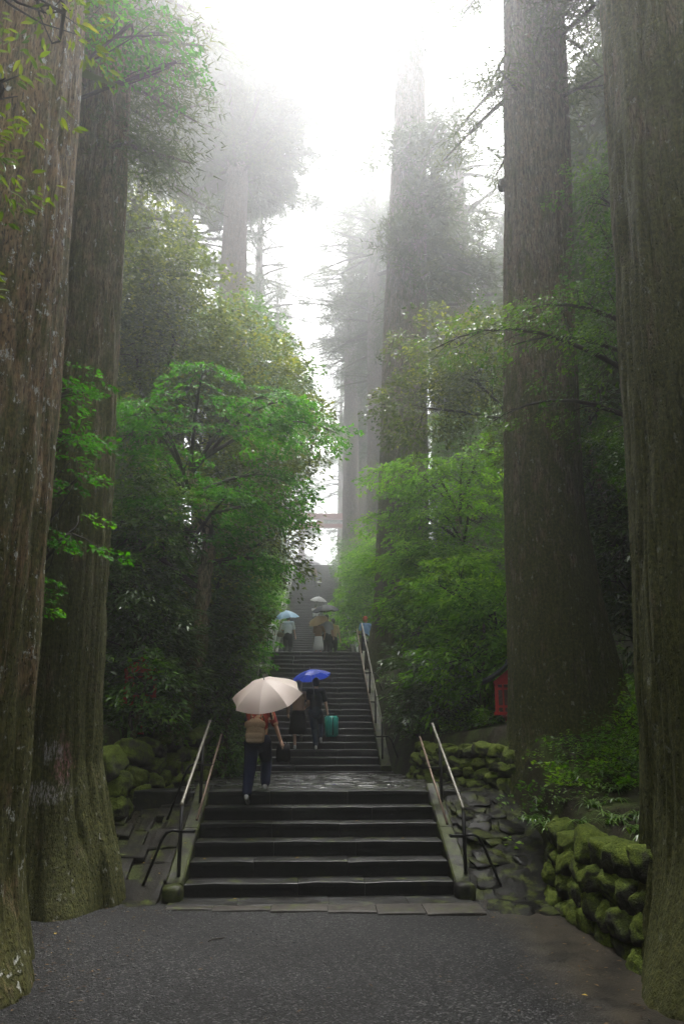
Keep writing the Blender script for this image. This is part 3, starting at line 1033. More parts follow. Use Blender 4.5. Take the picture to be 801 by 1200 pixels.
# ------------------------------------------------------------------ cedars
def trunk_mesh(name, axis, nA, zstep, ridge, flare, seed, zb=-.6, hollow=None, zfine=18.0):
    """axis: [(z,dx,dy,r)]; flare: [(angle, amount, width, height)]"""
    a = np.array(axis, float)
    zt = min(a[-1, 0], zfine)
    zs = np.concatenate([np.arange(zb, zt, zstep), np.arange(zt, a[-1, 0], .5), [a[-1, 0]]])
    th = np.linspace(0, 2 * np.pi, nA, endpoint=False)
    Z, TH = np.meshgrid(zs, th, indexing='ij')
    cx, cy_, rr = [np.interp(Z, a[:, 0], a[:, k]) for k in (1, 2, 3)]
    C, S_ = np.cos(TH), np.sin(TH)
    warp = .6 * (vnoise(np.stack([C * 2, S_ * 2, Z * .35], -1), seed) - .5)
    flut = fbm(np.stack([C * 2.4 + warp, S_ * 2.4, Z * .16], -1), seed + 1, 2) - .5
    K = rr.mean() * 19
    rg = vnoise(np.stack([C * K + warp * 2, S_ * K, Z * .7], -1), seed + 2)
    rg2 = vnoise(np.stack([C * K * 2.1, S_ * K * 2.1 + warp * 3, Z * 1.9], -1), seed + 3)
    rid = 1 - np.abs(2 * rg - 1)
    lump = fbm(np.stack([C * 1.6, S_ * 1.6, Z * .9], -1), seed + 5, 3) - .5
    groove = np.exp(-((2 * rg - 1) / .20) ** 2) * (.35 + .65 * smoothstep(.3, .6, vnoise(np.stack([C * 3, S_ * 3, Z * .9], -1), seed + 7)))
    r = rr * (1 + .16 * flut) + ridge * .35 * (.5 - np.abs(2 * rg - 1)) * -1 - ridge * 1.05 * groove + ridge * .8 * (rg2 - .5) + .07 * lump * rr
    for (an, amt, wd, ht) in flare:
        d = np.angle(np.exp(1j * (TH - an)))
        lobe = np.exp(-(d / wd) ** 2)
        zz_ = np.clip(Z, 0, None)
        r = r + amt * lobe * np.exp(-(zz_ / ht) ** 1.3)
    if hollow:
        for (an, z0, wa, wz, dep) in hollow:
            d = np.angle(np.exp(1j * (TH - an)))
            r = r - dep * np.exp(-(d / wa) ** 4 - ((Z - z0) / wz) ** 4)
    v = np.stack([cx + r * C, cy_ + r * S_, Z], -1).reshape(-1, 3)
    i = np.arange(len(zs) - 1)[:, None] * nA
    k = np.arange(nA)[None]
    k2 = (k + 1) % nA
    f = np.stack([(i + k).ravel(), (i + k2).ravel(), (i + nA + k2).ravel(), (i + nA + k).ravel()], 1)
    return mesh_from(name, v, f, True)


def cedar_crown(seed, z0, z1, rmax, nbr, ncl, nbl, axis=None, blen=(.16, .36), bw=.018, droop=.25, top_taper=True, azr=None):
    """crown of drooping branches carrying fuzzy needle clumps; returns (needle mesh, branch mesh)"""
    r_ = np.random.default_rng(seed)
    mb = MB()
    PC, PD, TN = [], [], []
    for b in range(nbr):
        h = r_.random()
        z = z0 + (z1 - z0) * h
        prof_ = (.55 + 1.6 * h * (1 - h) * 1.2) if top_taper else 1.0
        if top_taper:
            prof_ *= (1 - .75 * max(0, h - .55) / .45)
        L = rmax * prof_ * r_.uniform(.55, 1.08)
        az = r_.uniform(0, 2 * np.pi) if azr is None else r_.uniform(*azr)
        ax = (0, 0) if axis is None else tuple(np.interp(z, [q[0] for q in axis], [q[k] for q in axis]) for k in (1, 2))
        s = np.linspace(0, 1, 6)
        d = np.array([math.cos(az), math.sin(az)])
        up = r_.uniform(-.1, .3)
        zz_ = z + L * (up * s - droop * 1.6 * s ** 2 + .18 * s ** 3)
        side = np.array([-d[1], d[0]]) * r_.normal(0, .12) * L
        pts = np.stack([ax[0] + d[0] * L * s + side[0] * s ** 2, ax[1] + d[1] * L * s + side[1] * s ** 2, zz_], 1)
        mb.tube(pts, np.linspace(.035 + .014 * L, .012, 6), 5, False)
        n = max(3, int(ncl * L / rmax))
        sc = r_.uniform(.28, 1.02, n)
        pc = np.stack([np.interp(sc, s, pts[:, k]) for k in range(3)], 1)
        spread = (.10 + .16 * L * (1.05 - sc))
        pc[:, :2] += np.array([-d[1], d[0]]) * (r_.normal(0, 1, n) * spread)[:, None]
        pc[:, 2] += r_.normal(0, .16, n)
        PC.append(pc)
        PD.append(np.repeat(np.array([[d[0], d[1], -.25]]), n, 0))
        TN.append(np.clip(r_.random() * .5 + r_.random(n) * .5, 0, 1))
    C = np.concatenate(PC)
    Dv = np.concatenate(PD)
    tn = np.concatenate(TN)
    nC = len(C)
    dirs = r_.normal(size=(nC, nbl, 3)) * .75 + Dv[:, None] * .8 + np.array([0, 0, -.12])
    dirs /= np.linalg.norm(dirs, axis=2)[..., None]
    off = r_.normal(size=(nC, nbl, 3)) * np.array([.22, .22, .11])
    b0 = C[:, None] + off
    ln = r_.uniform(blen[0], blen[1], (nC, nbl, 1))
    tip = b0 + dirs * ln
    wv = np.cross(dirs, r_.normal(size=(nC, nbl, 3)))
    wv /= np.linalg.norm(wv, axis=2)[..., None] + 1e-9
    V = np.stack([b0 - wv * bw, b0 + wv * bw, tip], 2).reshape(-1, 3)
    me = mesh_from('crown', V, np.arange(len(V)).reshape(-1, 3))
    a = me.attributes.new('rnd', 'FLOAT', 'FACE')
    a.data.foreach_set('value', np.clip(np.repeat(tn, nbl) * .7 + .4 * r_.random(nC * nbl), 0, 1).astype(np.float32))
    return me, mb.mesh('branches', True)


cr_needle, cr_branch = cedar_crown(40, 0, 20, 5.2, 150, 13, 34)
cr_needle.materials.append(M['leaf_cedar'])
cr_branch.materials.append(M['bark_dark'])


def off_crown(root, z, s, rz, hz=1.0):
    c = obj('crown', cr_needle, None, root, (0, 0, z), (0, 0, rz), (s, s, s * hz))
    b = obj('branches', cr_branch, None, root, (0, 0, z), (0, 0, rz), (s, s, s * hz))
    return c


def shift_crown(root, dx, dy):
    for c in root.children:
        if c.name.startswith(('crown', 'branches')):
            c.location.x += dx
            c.location.y += dy


# great trunk in the near corner, reddish bark with white lichen
t1 = tag(empty('cedar_tree', (-3.32, 6.1, 0)), 'huge cedar with reddish bark and many white lichen spots at the gravel edge', 'tree')
obj('trunk', trunk_mesh('trunk', [(-.6, 0, 0, .84), (0, 0, 0, .80), (1.3, 0, 0, .79), (4, .0, 0, .76), (10, -.10, 0, .68), (18, -.25, 0, .56), (34, -.3, 0, .2)], 230, .06, .036, [(-.45, .42, .5, .55), (-1.7, .35, .5, .5), (2.4, .4, .6, .6), (.8, .25, .4, .6)], 101), M['bark_red'], t1)
off_crown(t1, 20.5, .62, .4)

# second trunk with burl, cavity and bare scar
def mat_scar():
    m = M['bark_grey'].copy()
    m.name = 'bark_grey_scarred'
    t = NT.__new__(NT)
    t.m, t.t = m, m.node_tree
    pb = [n for n in m.node_tree.nodes if n.bl_idname == 'ShaderNodeBsdfPrincipled'][0]
    src = pb.inputs['Base Color'].links[0].from_socket
    tc = t.n('TexCoord').outputs['Object']
    wob = t.noise(t.coord((7, 7, 3)), 2.4, 7, .75)
    col = src
    for (x, y, z, sx, sz, c, rot) in ((.42, 0, 1.62, .09, .24, (.42, .2, .2), 0), (.25, 0, 1.27, .26, .12, (.5, .47, .47), 0), (.04, 0, 1.15, .10, .22, (.46, .22, .22), 0), (.30, 0, 1.72, .09, .12, (.52, .5, .5), 0)):
        mp = t.n('Mapping', {'Vector': tc, 'Location': (-x / sx, 0, -z / sz), 'Scale': (1 / sx, 0.0, 1 / sz)})
        ln = t.n('VectorMath', {0: mp.outputs[0]}, operation='LENGTH').outputs['Value']
        fr = t.n('SeparateXYZ', {'Vector': tc}).outputs['Y']
        front = t.ramp(t.math('MULTIPLY', fr, -1.0), [(.18, 0), (.3, 1)])
        mk = t.ramp(t.math('ADD', t.math('MULTIPLY', ln, .5), t.math('MULTIPLY', t.math('SUBTRACT', wob, .5), 2.6)), [(.30, 1), (.62, 0)])
        fib = t.noise(t.coord((26, 26, 6)), 2.2, 4, .7)
        col = t.mix(t.math('MULTIPLY', t.math('MULTIPLY', mk, front), t.ramp(fib, [(.44, .0), (.6, .75)])), col, c)
    t.t.links.new(col, pb.inputs['Base Color'])
    return m


M['bark_scar'] = mat_scar()
t2 = tag(empty('cedar_tree', (-3.42, 8.85, 0)), 'tall mossy cedar with a hollow root burl and pale bare scar', 'tree')
obj('trunk', trunk_mesh('trunk', [(-.6, .12, -.05, .78), (0, .1, -.05, .74), (.5, .08, -.05, .72), (1.6, .0, 0, .62), (4.7, .0, 0, .60), (13.8, -.2, 0, .48), (22, -.3, 0, .36), (36, -.3, 0, .1)], 210, .06, .042,
                        [(-1.05, .34, .42, .55), (-2.2, .22, .32, .45), (-.15, .33, .5, 1.7), (1.2, .3, .6, .7), (2.8, .3, .6, .6)], 102,
                        hollow=[(-1.78, .2, .26, .36, .75)]), M['bark_scar'], t2)
off_crown(t2, 20.0, .65, 2.1)
# tufts of its own foliage high on the trunk
nd, br = cedar_crown(61, 10.4, 16.0, 1.7, 26, 12, 46, [(0, 0, 0), (13.8, -.2, 0), (20, -.25, 0)], (.08, .2), .012, .3, False, (-2.6, .6))
obj('foliage', nd, M['leaf_cedar'], t2)
obj('branches', br, M['bark_dark'], t2)

# widest trunk, on the bank behind the boulder walls
t3 = tag(empty('cedar_tree', (3.78, 11.0, .6)), 'widest dark cedar on the bank, root flare spreading behind the grassy wall', 'tree')
ax3 = [(-1.2, -.02, 0, .90), (0, 0, 0, .84), (1.2, .02, 0, .76), (5.1, .02, 0, .655), (16.3, .55, 0, .60), (24, .8, 0, .42), (38, 1.0, 0, .1)]
obj('trunk', trunk_mesh('trunk', ax3, 190, .07, .024, [(-.12, .95, .48, 2.4), (-1.0, .35, .4, .9), (1.3, .5, .6, 1.0), (-2.6, .12, .5, 1.0), (2.7, .3, .5, 1.0)], 103, -1.3), M['bark_t3'], t3)
off_crown(t3, 21.0, .6, 3.3)
shift_crown(t3, .7, 0)
nd, br = cedar_crown(62, 13.2, 19.5, 2.2, 50, 11, 42, ax3, (.10, .26), .014, .25, False)
obj('foliage', nd, M['leaf_cedar'], t3)
obj('lower_branches', br, M['bark_dark'], t3)
# burl ring
m = MB()
for (an, zz_, s_) in ((3.0, 11.75, .10), (-.1, 11.9, .10), (-1.2, 12.6, .06)):
    v = np.array([q.co[:] for q in ft.vertices]) * s_
    axx = np.interp(zz_, [q[0] for q in ax3], [q[1] for q in ax3])
    rr_ = np.interp(zz_, [q[0] for q in ax3], [q[3] for q in ax3])
    m.add(v + np.array([axx + rr_ * math.cos(an), rr_ * math.sin(an), zz_]), [tuple(p.vertices) for p in ft.polygons])
    break
obj('burl', m.mesh('burl', True), M['bark_dark'], t3)

# mossy trunk at the frame edge
t4 = tag(empty('cedar_tree', (3.52, 5.9, 0)), 'green mossy cedar with deep vertical bark ridges beside the grassy wall', 'tree')
obj('trunk', trunk_mesh('trunk', [(-.6, -.05, 0, .92), (0, -.03, 0, .88), (1.3, 0, 0, .80), (4, .12, 0, .76), (10, .30, 0, .70), (18, .5, 0, .56), (34, .6, 0, .2)], 230, .06, .05, [(-2.6, .42, .45, .6), (-1.2, .3, .5, .6), (1.7, .3, .6, .6)], 104), M['bark_moss'], t4)
off_crown(t4, 20.5, .62, 5.0)

# trunk beside the top of the middle flight
t6 = tag(empty('cedar_tree', (2.78, 21.9, 4.4)), 'tall cedar beside the top of the middle flight, fading into mist', 'tree')
ax6 = [(-1, 0, 0, 1.02), (0, 0, 0, .98), (2, 0, 0, .90), (11, .28, 0, .80), (19, .62, 0, .66), (27, .9, 0, .5), (40, 1.2, 0, .15)]
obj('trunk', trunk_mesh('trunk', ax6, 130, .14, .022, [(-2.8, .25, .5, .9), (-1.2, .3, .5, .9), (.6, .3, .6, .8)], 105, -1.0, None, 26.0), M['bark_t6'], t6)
nd, br = cedar_crown(63, 13.2, 19.5, 2.9, 34, 13, 46, ax6, (.18, .4), .028, .3, False, (-2.3, 1.2))
obj('foliage', nd, M['leaf_cedar'], t6)
obj('lower_branches', br, M['bark_far'], t6)
off_crown(t6, 24.5, .62, 1.0)
shift_crown(t6, 1.0, 0)

# cedar with the great hazy crown over the leafy bank
t5 = tag(empty('cedar_tree', (-4.7, 33.0, 6.3)), 'misty cedar with massive rounded crown and a hooked side limb', 'tree')
ax5 = [(-1, 0, 0, 1.1), (0, 0, 0, 1.05), (3, 0, 0, .95), (19, .05, 0, .72), (26, .05, 0, .62), (39, 0, 0, .12)]
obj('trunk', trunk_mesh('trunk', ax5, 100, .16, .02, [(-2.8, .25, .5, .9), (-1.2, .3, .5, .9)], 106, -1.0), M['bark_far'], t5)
nd, br = cedar_crown(64, 26.5, 39.5, 7.4, 340, 19, 44, ax5, (.22, .55), .038, .12)
obj('crown', nd, M['leaf_cedar'], t5)
obj('branches', br, M['bark_dark'], t5)
m = MB()
pl = np.array([(0, 0, 26.6), (-.8, -.2, 26.0), (-1.8, -.4, 25.1), (-2.7, -.5, 25.1), (-3.4, -.5, 26.0), (-3.8, -.5, 27.4), (-4.6, -.4, 29.0)])
m.tube(pl, [.38, .33, .3, .27, .23, .18, .12], 9)
m.tube(np.array([(-1.8, -.4, 25.2), (-2.5, -.6, 24.6), (-3.5, -.8, 25.4), (-5.0, -1, 26.4)]), [.24, .19, .13, .06], 7)
obj('side_limb', m.mesh('side_limb', True), M['bark_dark'], t5)

# forest behind: each a tree of its own
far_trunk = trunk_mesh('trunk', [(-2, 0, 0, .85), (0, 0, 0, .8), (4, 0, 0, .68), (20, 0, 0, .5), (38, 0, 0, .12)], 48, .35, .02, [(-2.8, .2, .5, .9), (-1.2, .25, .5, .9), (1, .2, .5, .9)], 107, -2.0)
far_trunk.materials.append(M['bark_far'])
far = [(-7.8, 20.5, 1.0, 10, 0), (-8.4, 17.0, 1.0, 5, 2), (-8.0, 12.2, .95, 4, 2), (-9.5, 24, 1.0, 8, 0), (-14, 31, 1.0, 17, 0), (-8.6, 39, .95, 15, 0), (-16, 20, 1.0, 14, 0), (-7.0, 50, .8, 13, 1), (-12.5, 46, .85, 14, 0), (-19, 38, 1.0, 15, 0), (-8.5, 14.5, .95, 15, 2),
       (12.5, 17, 1.0, 15, 2), (15.5, 26, .95, 15, 0), (9.2, 41, .72, 15, 3), (14, 38, .9, 13, 0), (19, 33, 1.0, 14, 0), (10.5, 55, .75, 12, 0), (9.0, 10.5, 1.0, 16, 2),
       (2.6, 47.5, .95, 20, 4), (5.6, 44, 1.0, 22, 5), (-3.2, 63, .72, 8, 6), (5.2, 61, .62, 3.5, 7), (-1.5, 78, .65, 9, 8), (3.9, 53, .8, 12, 9), (-3.6, 55, .7, 9, 10), (3.0, 75, .7, 7, 15), (6.6, 68, .8, 8, 16), (7.4, 36, .85, 17, 11), (3.7, 39.5, .95, 16, 12), (-4.4, 45, .9, 13, 13), (4.9, 50, 1.0, 12, 14), (7.3, 30, .85, 2.5, 17)]
flabs = ['misty tall cedar standing in the forest behind the leafy bank',
         'misty cedar beside the upper flight behind the drooping leaves',
         'dark cedar in the wood close behind the widest trunks',
         'pale ghostly cedar in white mist beyond the maple',
         'grey cedar trunk half dissolved in mist beside the upper flight near the gate',
         'ghostly white cedar with bare curved boughs high in the mist',
         'misty cedar beside the gate over the upper flight',
         'low dense misty cedar hiding one leg of the red gate',
         'faint cedar silhouette beyond the red gate',
         'misty cedar crowding the paler trunk beside the upper flight',
         'misty cedar just below the gate over the pale railing',
         'pale misty cedar close behind the great trunk beside the maple',
         'ghostly cedar with wide crown just behind the great fading trunk',
         'misty cedar above the pale upper railing behind the young cedar',
         'broad misty cedar between the upper flight and the ghostly white one',
         'faint slim cedar beyond the gate leg behind the low dense cedar',
         'faint cedar standing wide of the gate on the maple side',
         'low branched misty cedar filling the gap between great trunk and maple']
for i, (x, y, s_, zc, lab) in enumerate(far):
    zg = float(terrain_h(x, y))
    t_ = tag(empty('cedar_tree', (x, y, zg), i * 1.3), flabs[lab], 'tree', 'forest cedars in the mist')
    sc_ = min(s_, (45.0 - zg) / 39.0)
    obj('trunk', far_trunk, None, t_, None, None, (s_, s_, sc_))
    top = 38 * sc_
    hz = max(.4, (top - zc * sc_ + 1.2) / 20.0 / s_)
    off_crown(t_, zc * sc_, s_ * (1.0 if lab != 7 else 1.1), i * 2.2, hz)

# dense cedars added beside and behind the forecourt, mostly unseen, to block sky light
dn_needle, dn_branch = cedar_crown(41, 0, 17, 4.6, 230, 15, 30, None, (.35, .8), .055)
dn_needle.materials.append(M['leaf_cedar'])
dn_branch.materials.append(M['bark_dark'])
dense = [(-7.2, 4.5, 2), (-6.2, -1.5, 2), (-10.5, 9.5, 1), (-11, .5, 1), (-5.5, -7.5, 1), (0.3, -10.5, .5), (5.8, -7.0, 1), (6.6, -.5, 2), (8.2, 4.6, 2), (11.5, 9.0, .5), (11.5, 0.5, 1),
         (-12.5, 15.5, 1), (-11.5, 21.5, 1), (12.0, 22, 1), (-11, 27.5, 1), (-10.5, 34.5, 1), (11.5, 34, 1), (-16, 10, 1), (16.5, 12, 1), (-15.5, 3, 1), (16, 4, 1), (-10.5, -8, .5), (10.5, -9, .5), (9.4, 14.2, .5)]
for i, (x, y, zc) in enumerate(dense):
    zg = float(terrain_h(x, y))
    t_ = tag(empty('cedar_tree', (x, y, zg), i * 1.7), 'dense cedar added to keep sky light off the forecourt and stairs', 'tree', 'dense cedars added for shade around the avenue')
    s_ = [1.0, 1.1, .92][i % 3]
    hz = .5 if y < 0 else 1.25
    obj('trunk', far_trunk, None, t_, None, None, (s_, s_, .72 if y > 0 else .3))
    obj('crown', dn_needle, None, t_, (0, 0, zc), (0, 0, i), (s_, s_, hz))
    obj('branches', dn_branch, None, t_, (0, 0, zc), (0, 0, i), (s_, s_, hz))

# ------------------------------------------------------------------ small trees and shrubs
def gz(x, y):
    return float(terrain_h(x, y))


# maple over the stairs, with a leaning mossy trunk
broadleaf('maple_tree', 'maple with leaning mossy trunk and bright layered leaves over the boulder wall', 'tree', (-2.75, 13.2, 1.9),
          [(-2.75, 13.2, 1.6, .20), (-2.45, 13.1, 2.6, .16), (-2.25, 13.0, 3.6, .15), (-2.25, 13.0, 4.6, .14), (-2.15, 13.0, 5.6, .12), (-2.6, 13.0, 7.0, .10)],
          [(-3.0, 12.9, 7.0, .9, .7, .6, 26), (-2.2, 13.0, 6.0, .8, .6, .6, 24), (-3.5, 12.8, 5.6, .6, .6, .6, 18)],
          T_MAPLE, 'leaf_maple', spray=(.42, .8), layer=.05, seed=11, tilt0=-.12, aim=-.35,
          boughs=[(-2.55, 13.0, 7.2, .02, 2.9, 1.15, 40), (-2.6, 13.0, 7.0, -.55, 2.3, 1.5, 36), (-2.6, 13.0, 7.0, -1.35, 1.7, 1.7, 30), (-2.6, 13.0, 6.8, -2.75, 1.7, 1.5, 28), (-2.6, 13.0, 6.7, -2.1, 1.7, 1.3, 26),
                  (-2.4, 13.0, 6.1, -.15, 2.1, .35, 32), (-2.4, 13.0, 5.8, -.85, 1.9, .55, 30), (-2.4, 13.0, 5.6, -2.5, 1.5, .7, 24), (-2.2, 13.0, 5.2, -.2, 1.6, .1, 24),
                  (-2.5, 13.0, 6.6, .35, 2.3, .75, 28), (-2.6, 13.0, 7.0, -.2, 2.6, 1.65, 34)])
# yellow-tipped evergreen behind
broadleaf('evergreen_tree', 'broad evergreen with yellow tipped leaves rising beside the mossy cedar', 'tree', (-4.9, 16.5, gz(-4.9, 16.5)),
          [(-4.9, 16.5, gz(-4.9, 16.5) - .3, .26), (-4.6, 16.4, 5.5, .2), (-4.2, 16.3, 8.5, .16), (-3.8, 16.3, 12, .10)],
          [(-4.7, 15.6, 13.9, 1.2, 1.3, 1.6, 150), (-3.6, 15.8, 12.2, 1.3, 1.3, 1.4, 150), (-2.1, 16.4, 10.9, 1.3, 1.3, 1.4, 140), (-4.6, 15.4, 11.4, 1.5, 1.3, 1.8, 150), (-3.1, 15.6, 10.6, 1.4, 1.2, 1.6, 140), (-1.5, 16.4, 9.6, 1.3, 1.2, 1.5, 130), (-4.6, 15.2, 9.0, 1.2, 1.2, 1.4, 90)],
          T_SMALL, 'leaf_yellow', spray=(.55, 1.0), seed=12)
# darker evergreen, lower
broadleaf('evergreen_tree', 'dark glossy evergreen with yellow flecks under the maple boughs', 'tree', (-3.9, 15.2, gz(-3.9, 15.2)),
          [(-3.9, 15.2, gz(-3.9, 15.2) - .3, .16), (-3.4, 15.0, 5.0, .12), (-2.6, 15.0, 7.2, .08)],
          [(-1.7, 15.2, 7.7, 1.1, 1.0, 1.3, 105), (-1.2, 15.6, 6.4, .95, .9, 1.0, 85), (-2.8, 14.8, 6.6, 1.2, 1.0, 1.3, 100), (-3.9, 14.6, 5.6, 1.2, 1.0, 1.4, 90), (-2.9, 14.8, 4.6, 1.2, 1.0, 1.2, 90)],
          T_SMALL, 'leaf_yellow', spray=(.5, .9), seed=13)
# drooping dark conifer at the gap
nd, br = cedar_crown(71, 4.2, 12.0, 1.9, 90, 12, 46, None, (.12, .3), .018, .42)
rt = tag(empty('young_cedar', (-3.05, 25.5, gz(-3.05, 25.5))), 'young cedar with drooping dark sprays beside the stair gap', 'tree')
obj('crown', nd, M['leaf_cedar'], rt)
obj('branches', br, M['bark_dark'], rt)
obj('trunk', trunk_mesh('trunk', [(-.5, 0, 0, .2), (0, 0, 0, .18), (12.8, .2, 0, .03)], 16, .4, .006, [], 108), M['bark_dark'], rt)
broadleaf('leafy_tree', 'soft green tree topping the leafy bank above the drooping cedar', 'tree', (-3.4, 22.0, gz(-3.4, 22)),
          [(-3.4, 22, gz(-3.4, 22) - .3, .22), (-3.0, 22, 8, .18), (-2.4, 22, 13, .10)],
          [(-3.0, 21.6, 15.6, 1.5, 1.3, 1.4, 130), (-1.7, 22, 14.2, 1.4, 1.2, 1.4, 130), (-1.0, 22.4, 12.4, 1.2, 1.1, 1.2, 110), (-2.2, 21.8, 11.6, 1.4, 1.2, 1.4, 100)],
          T_SMALL, 'leaf_mid', spray=(.6, 1.0), seed=14)
sh = [
    ('broadleaf_shrub', 'sprawling glossy shrub on the mossy wall right in front of the hidden lantern', -2.95, 11.25, [(-.05, .3, .95, .5, .3, .3, 40), (-.1, .25, 1.35, .55, .35, .4, 48)], T_BROAD, 'leaf_mid', (.35, .6)),
    # name, label, x, y, lobes(dx,dy,dz,rx,ry,rz,n), templ, mat, spray
    ('broadleaf_shrub', 'glossy dark shrub half hiding the red lantern on the mossy wall', -3.3, 12.2, [(.1, -.2, 1.5, .9, .7, .9, 80), (-.3, .1, 2.4, .9, .7, .8, 70), (.45, -.2, .7, .7, .6, .5, 55)], T_BROAD, 'leaf_dark', (.4, .7)),
    ('broadleaf_shrub', 'dark shrub behind the leaning maple trunk', -3.2, 15.0, [(.2, 0, 1.2, 1.1, .9, 1.1, 100), (.6, -.1, 2.2, .9, .8, .9, 80), (-.4, .1, 2.4, 1.0, .8, 1.0, 80)], T_BROAD, 'leaf_dark', (.45, .8)),
    ('broadleaf_shrub', 'dark leafy shrub at the foot of the maple by the curb', -2.0, 14.9, [(.05, 0, .8, .55, .6, .7, 60), (-.2, .1, 1.6, .6, .6, .8, 60), (.0, .2, 2.6, .55, .6, .8, 50)], T_BROAD, 'leaf_mid', (.4, .65)),
    ('maple_sapling', 'fresh green maple sapling leaning over the middle flight', -2.6, 18.3, [(.3, 0, 2.3, .75, .9, .7, 70), (.1, .1, 3.3, .9, .9, .8, 75), (.35, .4, 1.3, .5, .8, .6, 50), (0, .5, 4.3, .9, .9, .7, 60)], T_MAPLE, 'leaf_maple', (.5, .85)),
    ('maple_sapling', 'bright maple sapling near the white shirted walkers', -2.6, 22.0, [(.25, 0, 2.0, .7, .9, .7, 70), (.1, .1, 3.2, .8, .9, .8, 75), (.35, .3, 1.0, .5, .8, .5, 45), (.3, .6, 4.3, .9, .9, .8, 65)], T_MAPLE, 'leaf_lime', (.5, .85)),
    ('maple_sapling', 'pale green sapling below the pale upper railing', -2.9, 28.5, [(.2, 0, 2.0, .8, 1.0, .8, 70), (.2, .2, 3.4, .9, 1.0, .9, 75), (-.3, .4, 4.6, 1.0, 1.0, .9, 65)], T_MAPLE, 'leaf_lime', (.5, .9)),
    ('broadleaf_shrub', 'shrub beside the pale railing halfway up the upper flight', -3.1, 36.0, [(.2, 0, 1.6, .9, 1.4, 1.1, 80), (0, 1.5, 2.8, 1.0, 1.4, 1.1, 80), (.0, 3, 4.0, 1.0, 1.5, 1.1, 70)], T_SMALL, 'leaf_mid', (.6, 1.0)),
    ('broadleaf_shrub', 'shrub crowding the pale railing near the gate', -3.2, 46.0, [(.1, 0, 1.8, 1.0, 1.6, 1.2, 80), (0, 2.5, 3.0, 1.1, 1.6, 1.3, 80), (.1, 5, 4.6, 1.1, 1.7, 1.4, 70)], T_SMALL, 'leaf_mid', (.6, 1.0)),
    ('broadleaf_shrub', 'tall leafy shrub between the scarred cedar and the leaning maple', -4.1, 12.9, [(.3, 0, 1.6, .9, .8, 1.0, 90), (.5, -.1, 2.9, .9, .8, 1.0, 90), (.2, 0, 4.2, .9, .8, 1.0, 80), (.9, -.2, 3.8, .7, .6, .8, 55)], T_BROAD, 'leaf_mid', (.45, .75)),
    ('broadleaf_shrub', 'leafy shrub filling the bank between maple trunk and stair rail', -2.65, 15.9, [(.2, -.1, 1.4, .7, .8, .8, 75), (.1, 0, 2.6, .8, .8, .9, 80), (.35, 0, 3.7, .7, .8, .8, 65)], T_BROAD, 'leaf_mid', (.45, .75)),
    ('broadleaf_shrub', 'tall misty shrub behind the great trunk by the landing', 5.6, 23.5, [(-.6, 0, 2.2, 1.4, 1.2, 1.5, 110), (-.2, 0, 4.4, 1.5, 1.2, 1.5, 110), (.0, 0, 6.6, 1.5, 1.2, 1.5, 100), (1.4, 0, 5.2, 1.4, 1.2, 1.6, 90), (.6, .2, 8.2, 1.3, 1.1, 1.2, 70)], T_SMALL, 'leaf_mid', (.6, 1.0)),
    # other bank
    ('broadleaf_shrub', 'glossy leaved shrub just behind the red lantern with the grey roof', 3.4, 14.2, [(-.2, 0, 1.4, .9, .8, .9, 75), (.3, -.2, 2.3, .9, .8, .8, 75), (-.5, .1, 2.9, .8, .8, .7, 60), (.8, -.6, 1.5, .6, .5, .6, 45)], T_BROAD, 'leaf_lime', (.45, .8)),
    ('broadleaf_shrub', 'low dark shrub on the mossy wall end by the landing', 2.6, 15.3, [(0, 0, .7, .8, .7, .6, 60), (-.1, .3, 1.5, .8, .7, .7, 55)], T_BROAD, 'leaf_dark', (.4, .7)),
    ('broadleaf_shrub', 'arching shrub with pale glinting leaves beside the great trunk foot', 3.2, 17.0, [(-.3, 0, 2.6, 1.0, .8, .7, 80), (.4, -.1, 3.3, 1.1, .9, .8, 85), (-.5, .2, 3.9, .9, .8, .6, 60), (.5, 0, 1.3, .9, .8, .8, 55)], T_BROAD, 'leaf_lime', (.5, .85)),
    ('maple_sapling', 'lime green sapling overhanging the upper landing by the metal rail', 2.5, 26.6, [(-.5, 0, 1.9, .9, 1.0, .8, 80), (-.2, .1, 3.1, 1.0, 1.0, .9, 85), (.3, .1, 4.2, 1.0, 1.0, .9, 75), (-.9, .6, 1.0, .7, .9, .6, 50)], T_MAPLE, 'leaf_lime', (.5, .9)),
    ('maple_sapling', 'lime green sapling spilling over the start of the upper flight', 2.5, 33.0, [(-.5, 0, 1.9, 1.0, 1.3, .9, 85), (-.2, .6, 3.2, 1.1, 1.3, 1.0, 85), (.3, .4, 4.5, 1.0, 1.2, .9, 70)], T_MAPLE, 'leaf_lime', (.55, .95)),
    ('broadleaf_shrub', 'misty shrub narrowing the top of the upper flight', 2.9, 43.0, [(-.3, 0, 1.8, 1.1, 1.6, 1.2, 80), (0, 2.0, 3.4, 1.1, 1.6, 1.3, 80), (-.2, 4.5, 4.0, 1.2, 1.7, 1.4, 70)], T_SMALL, 'leaf_mid', (.6, 1.0)),
    ('broadleaf_shrub', 'dim shrub in the gap behind the widest trunk', 6.6, 13.5, [(0, 0, 1.2, 1.1, .9, 1.1, 80), (-.4, .2, 2.5, 1.1, .9, 1.1, 80), (.3, .2, 3.8, 1.1, .9, 1.1, 80)], T_BROAD, 'leaf_dark', (.45, .8)),
]
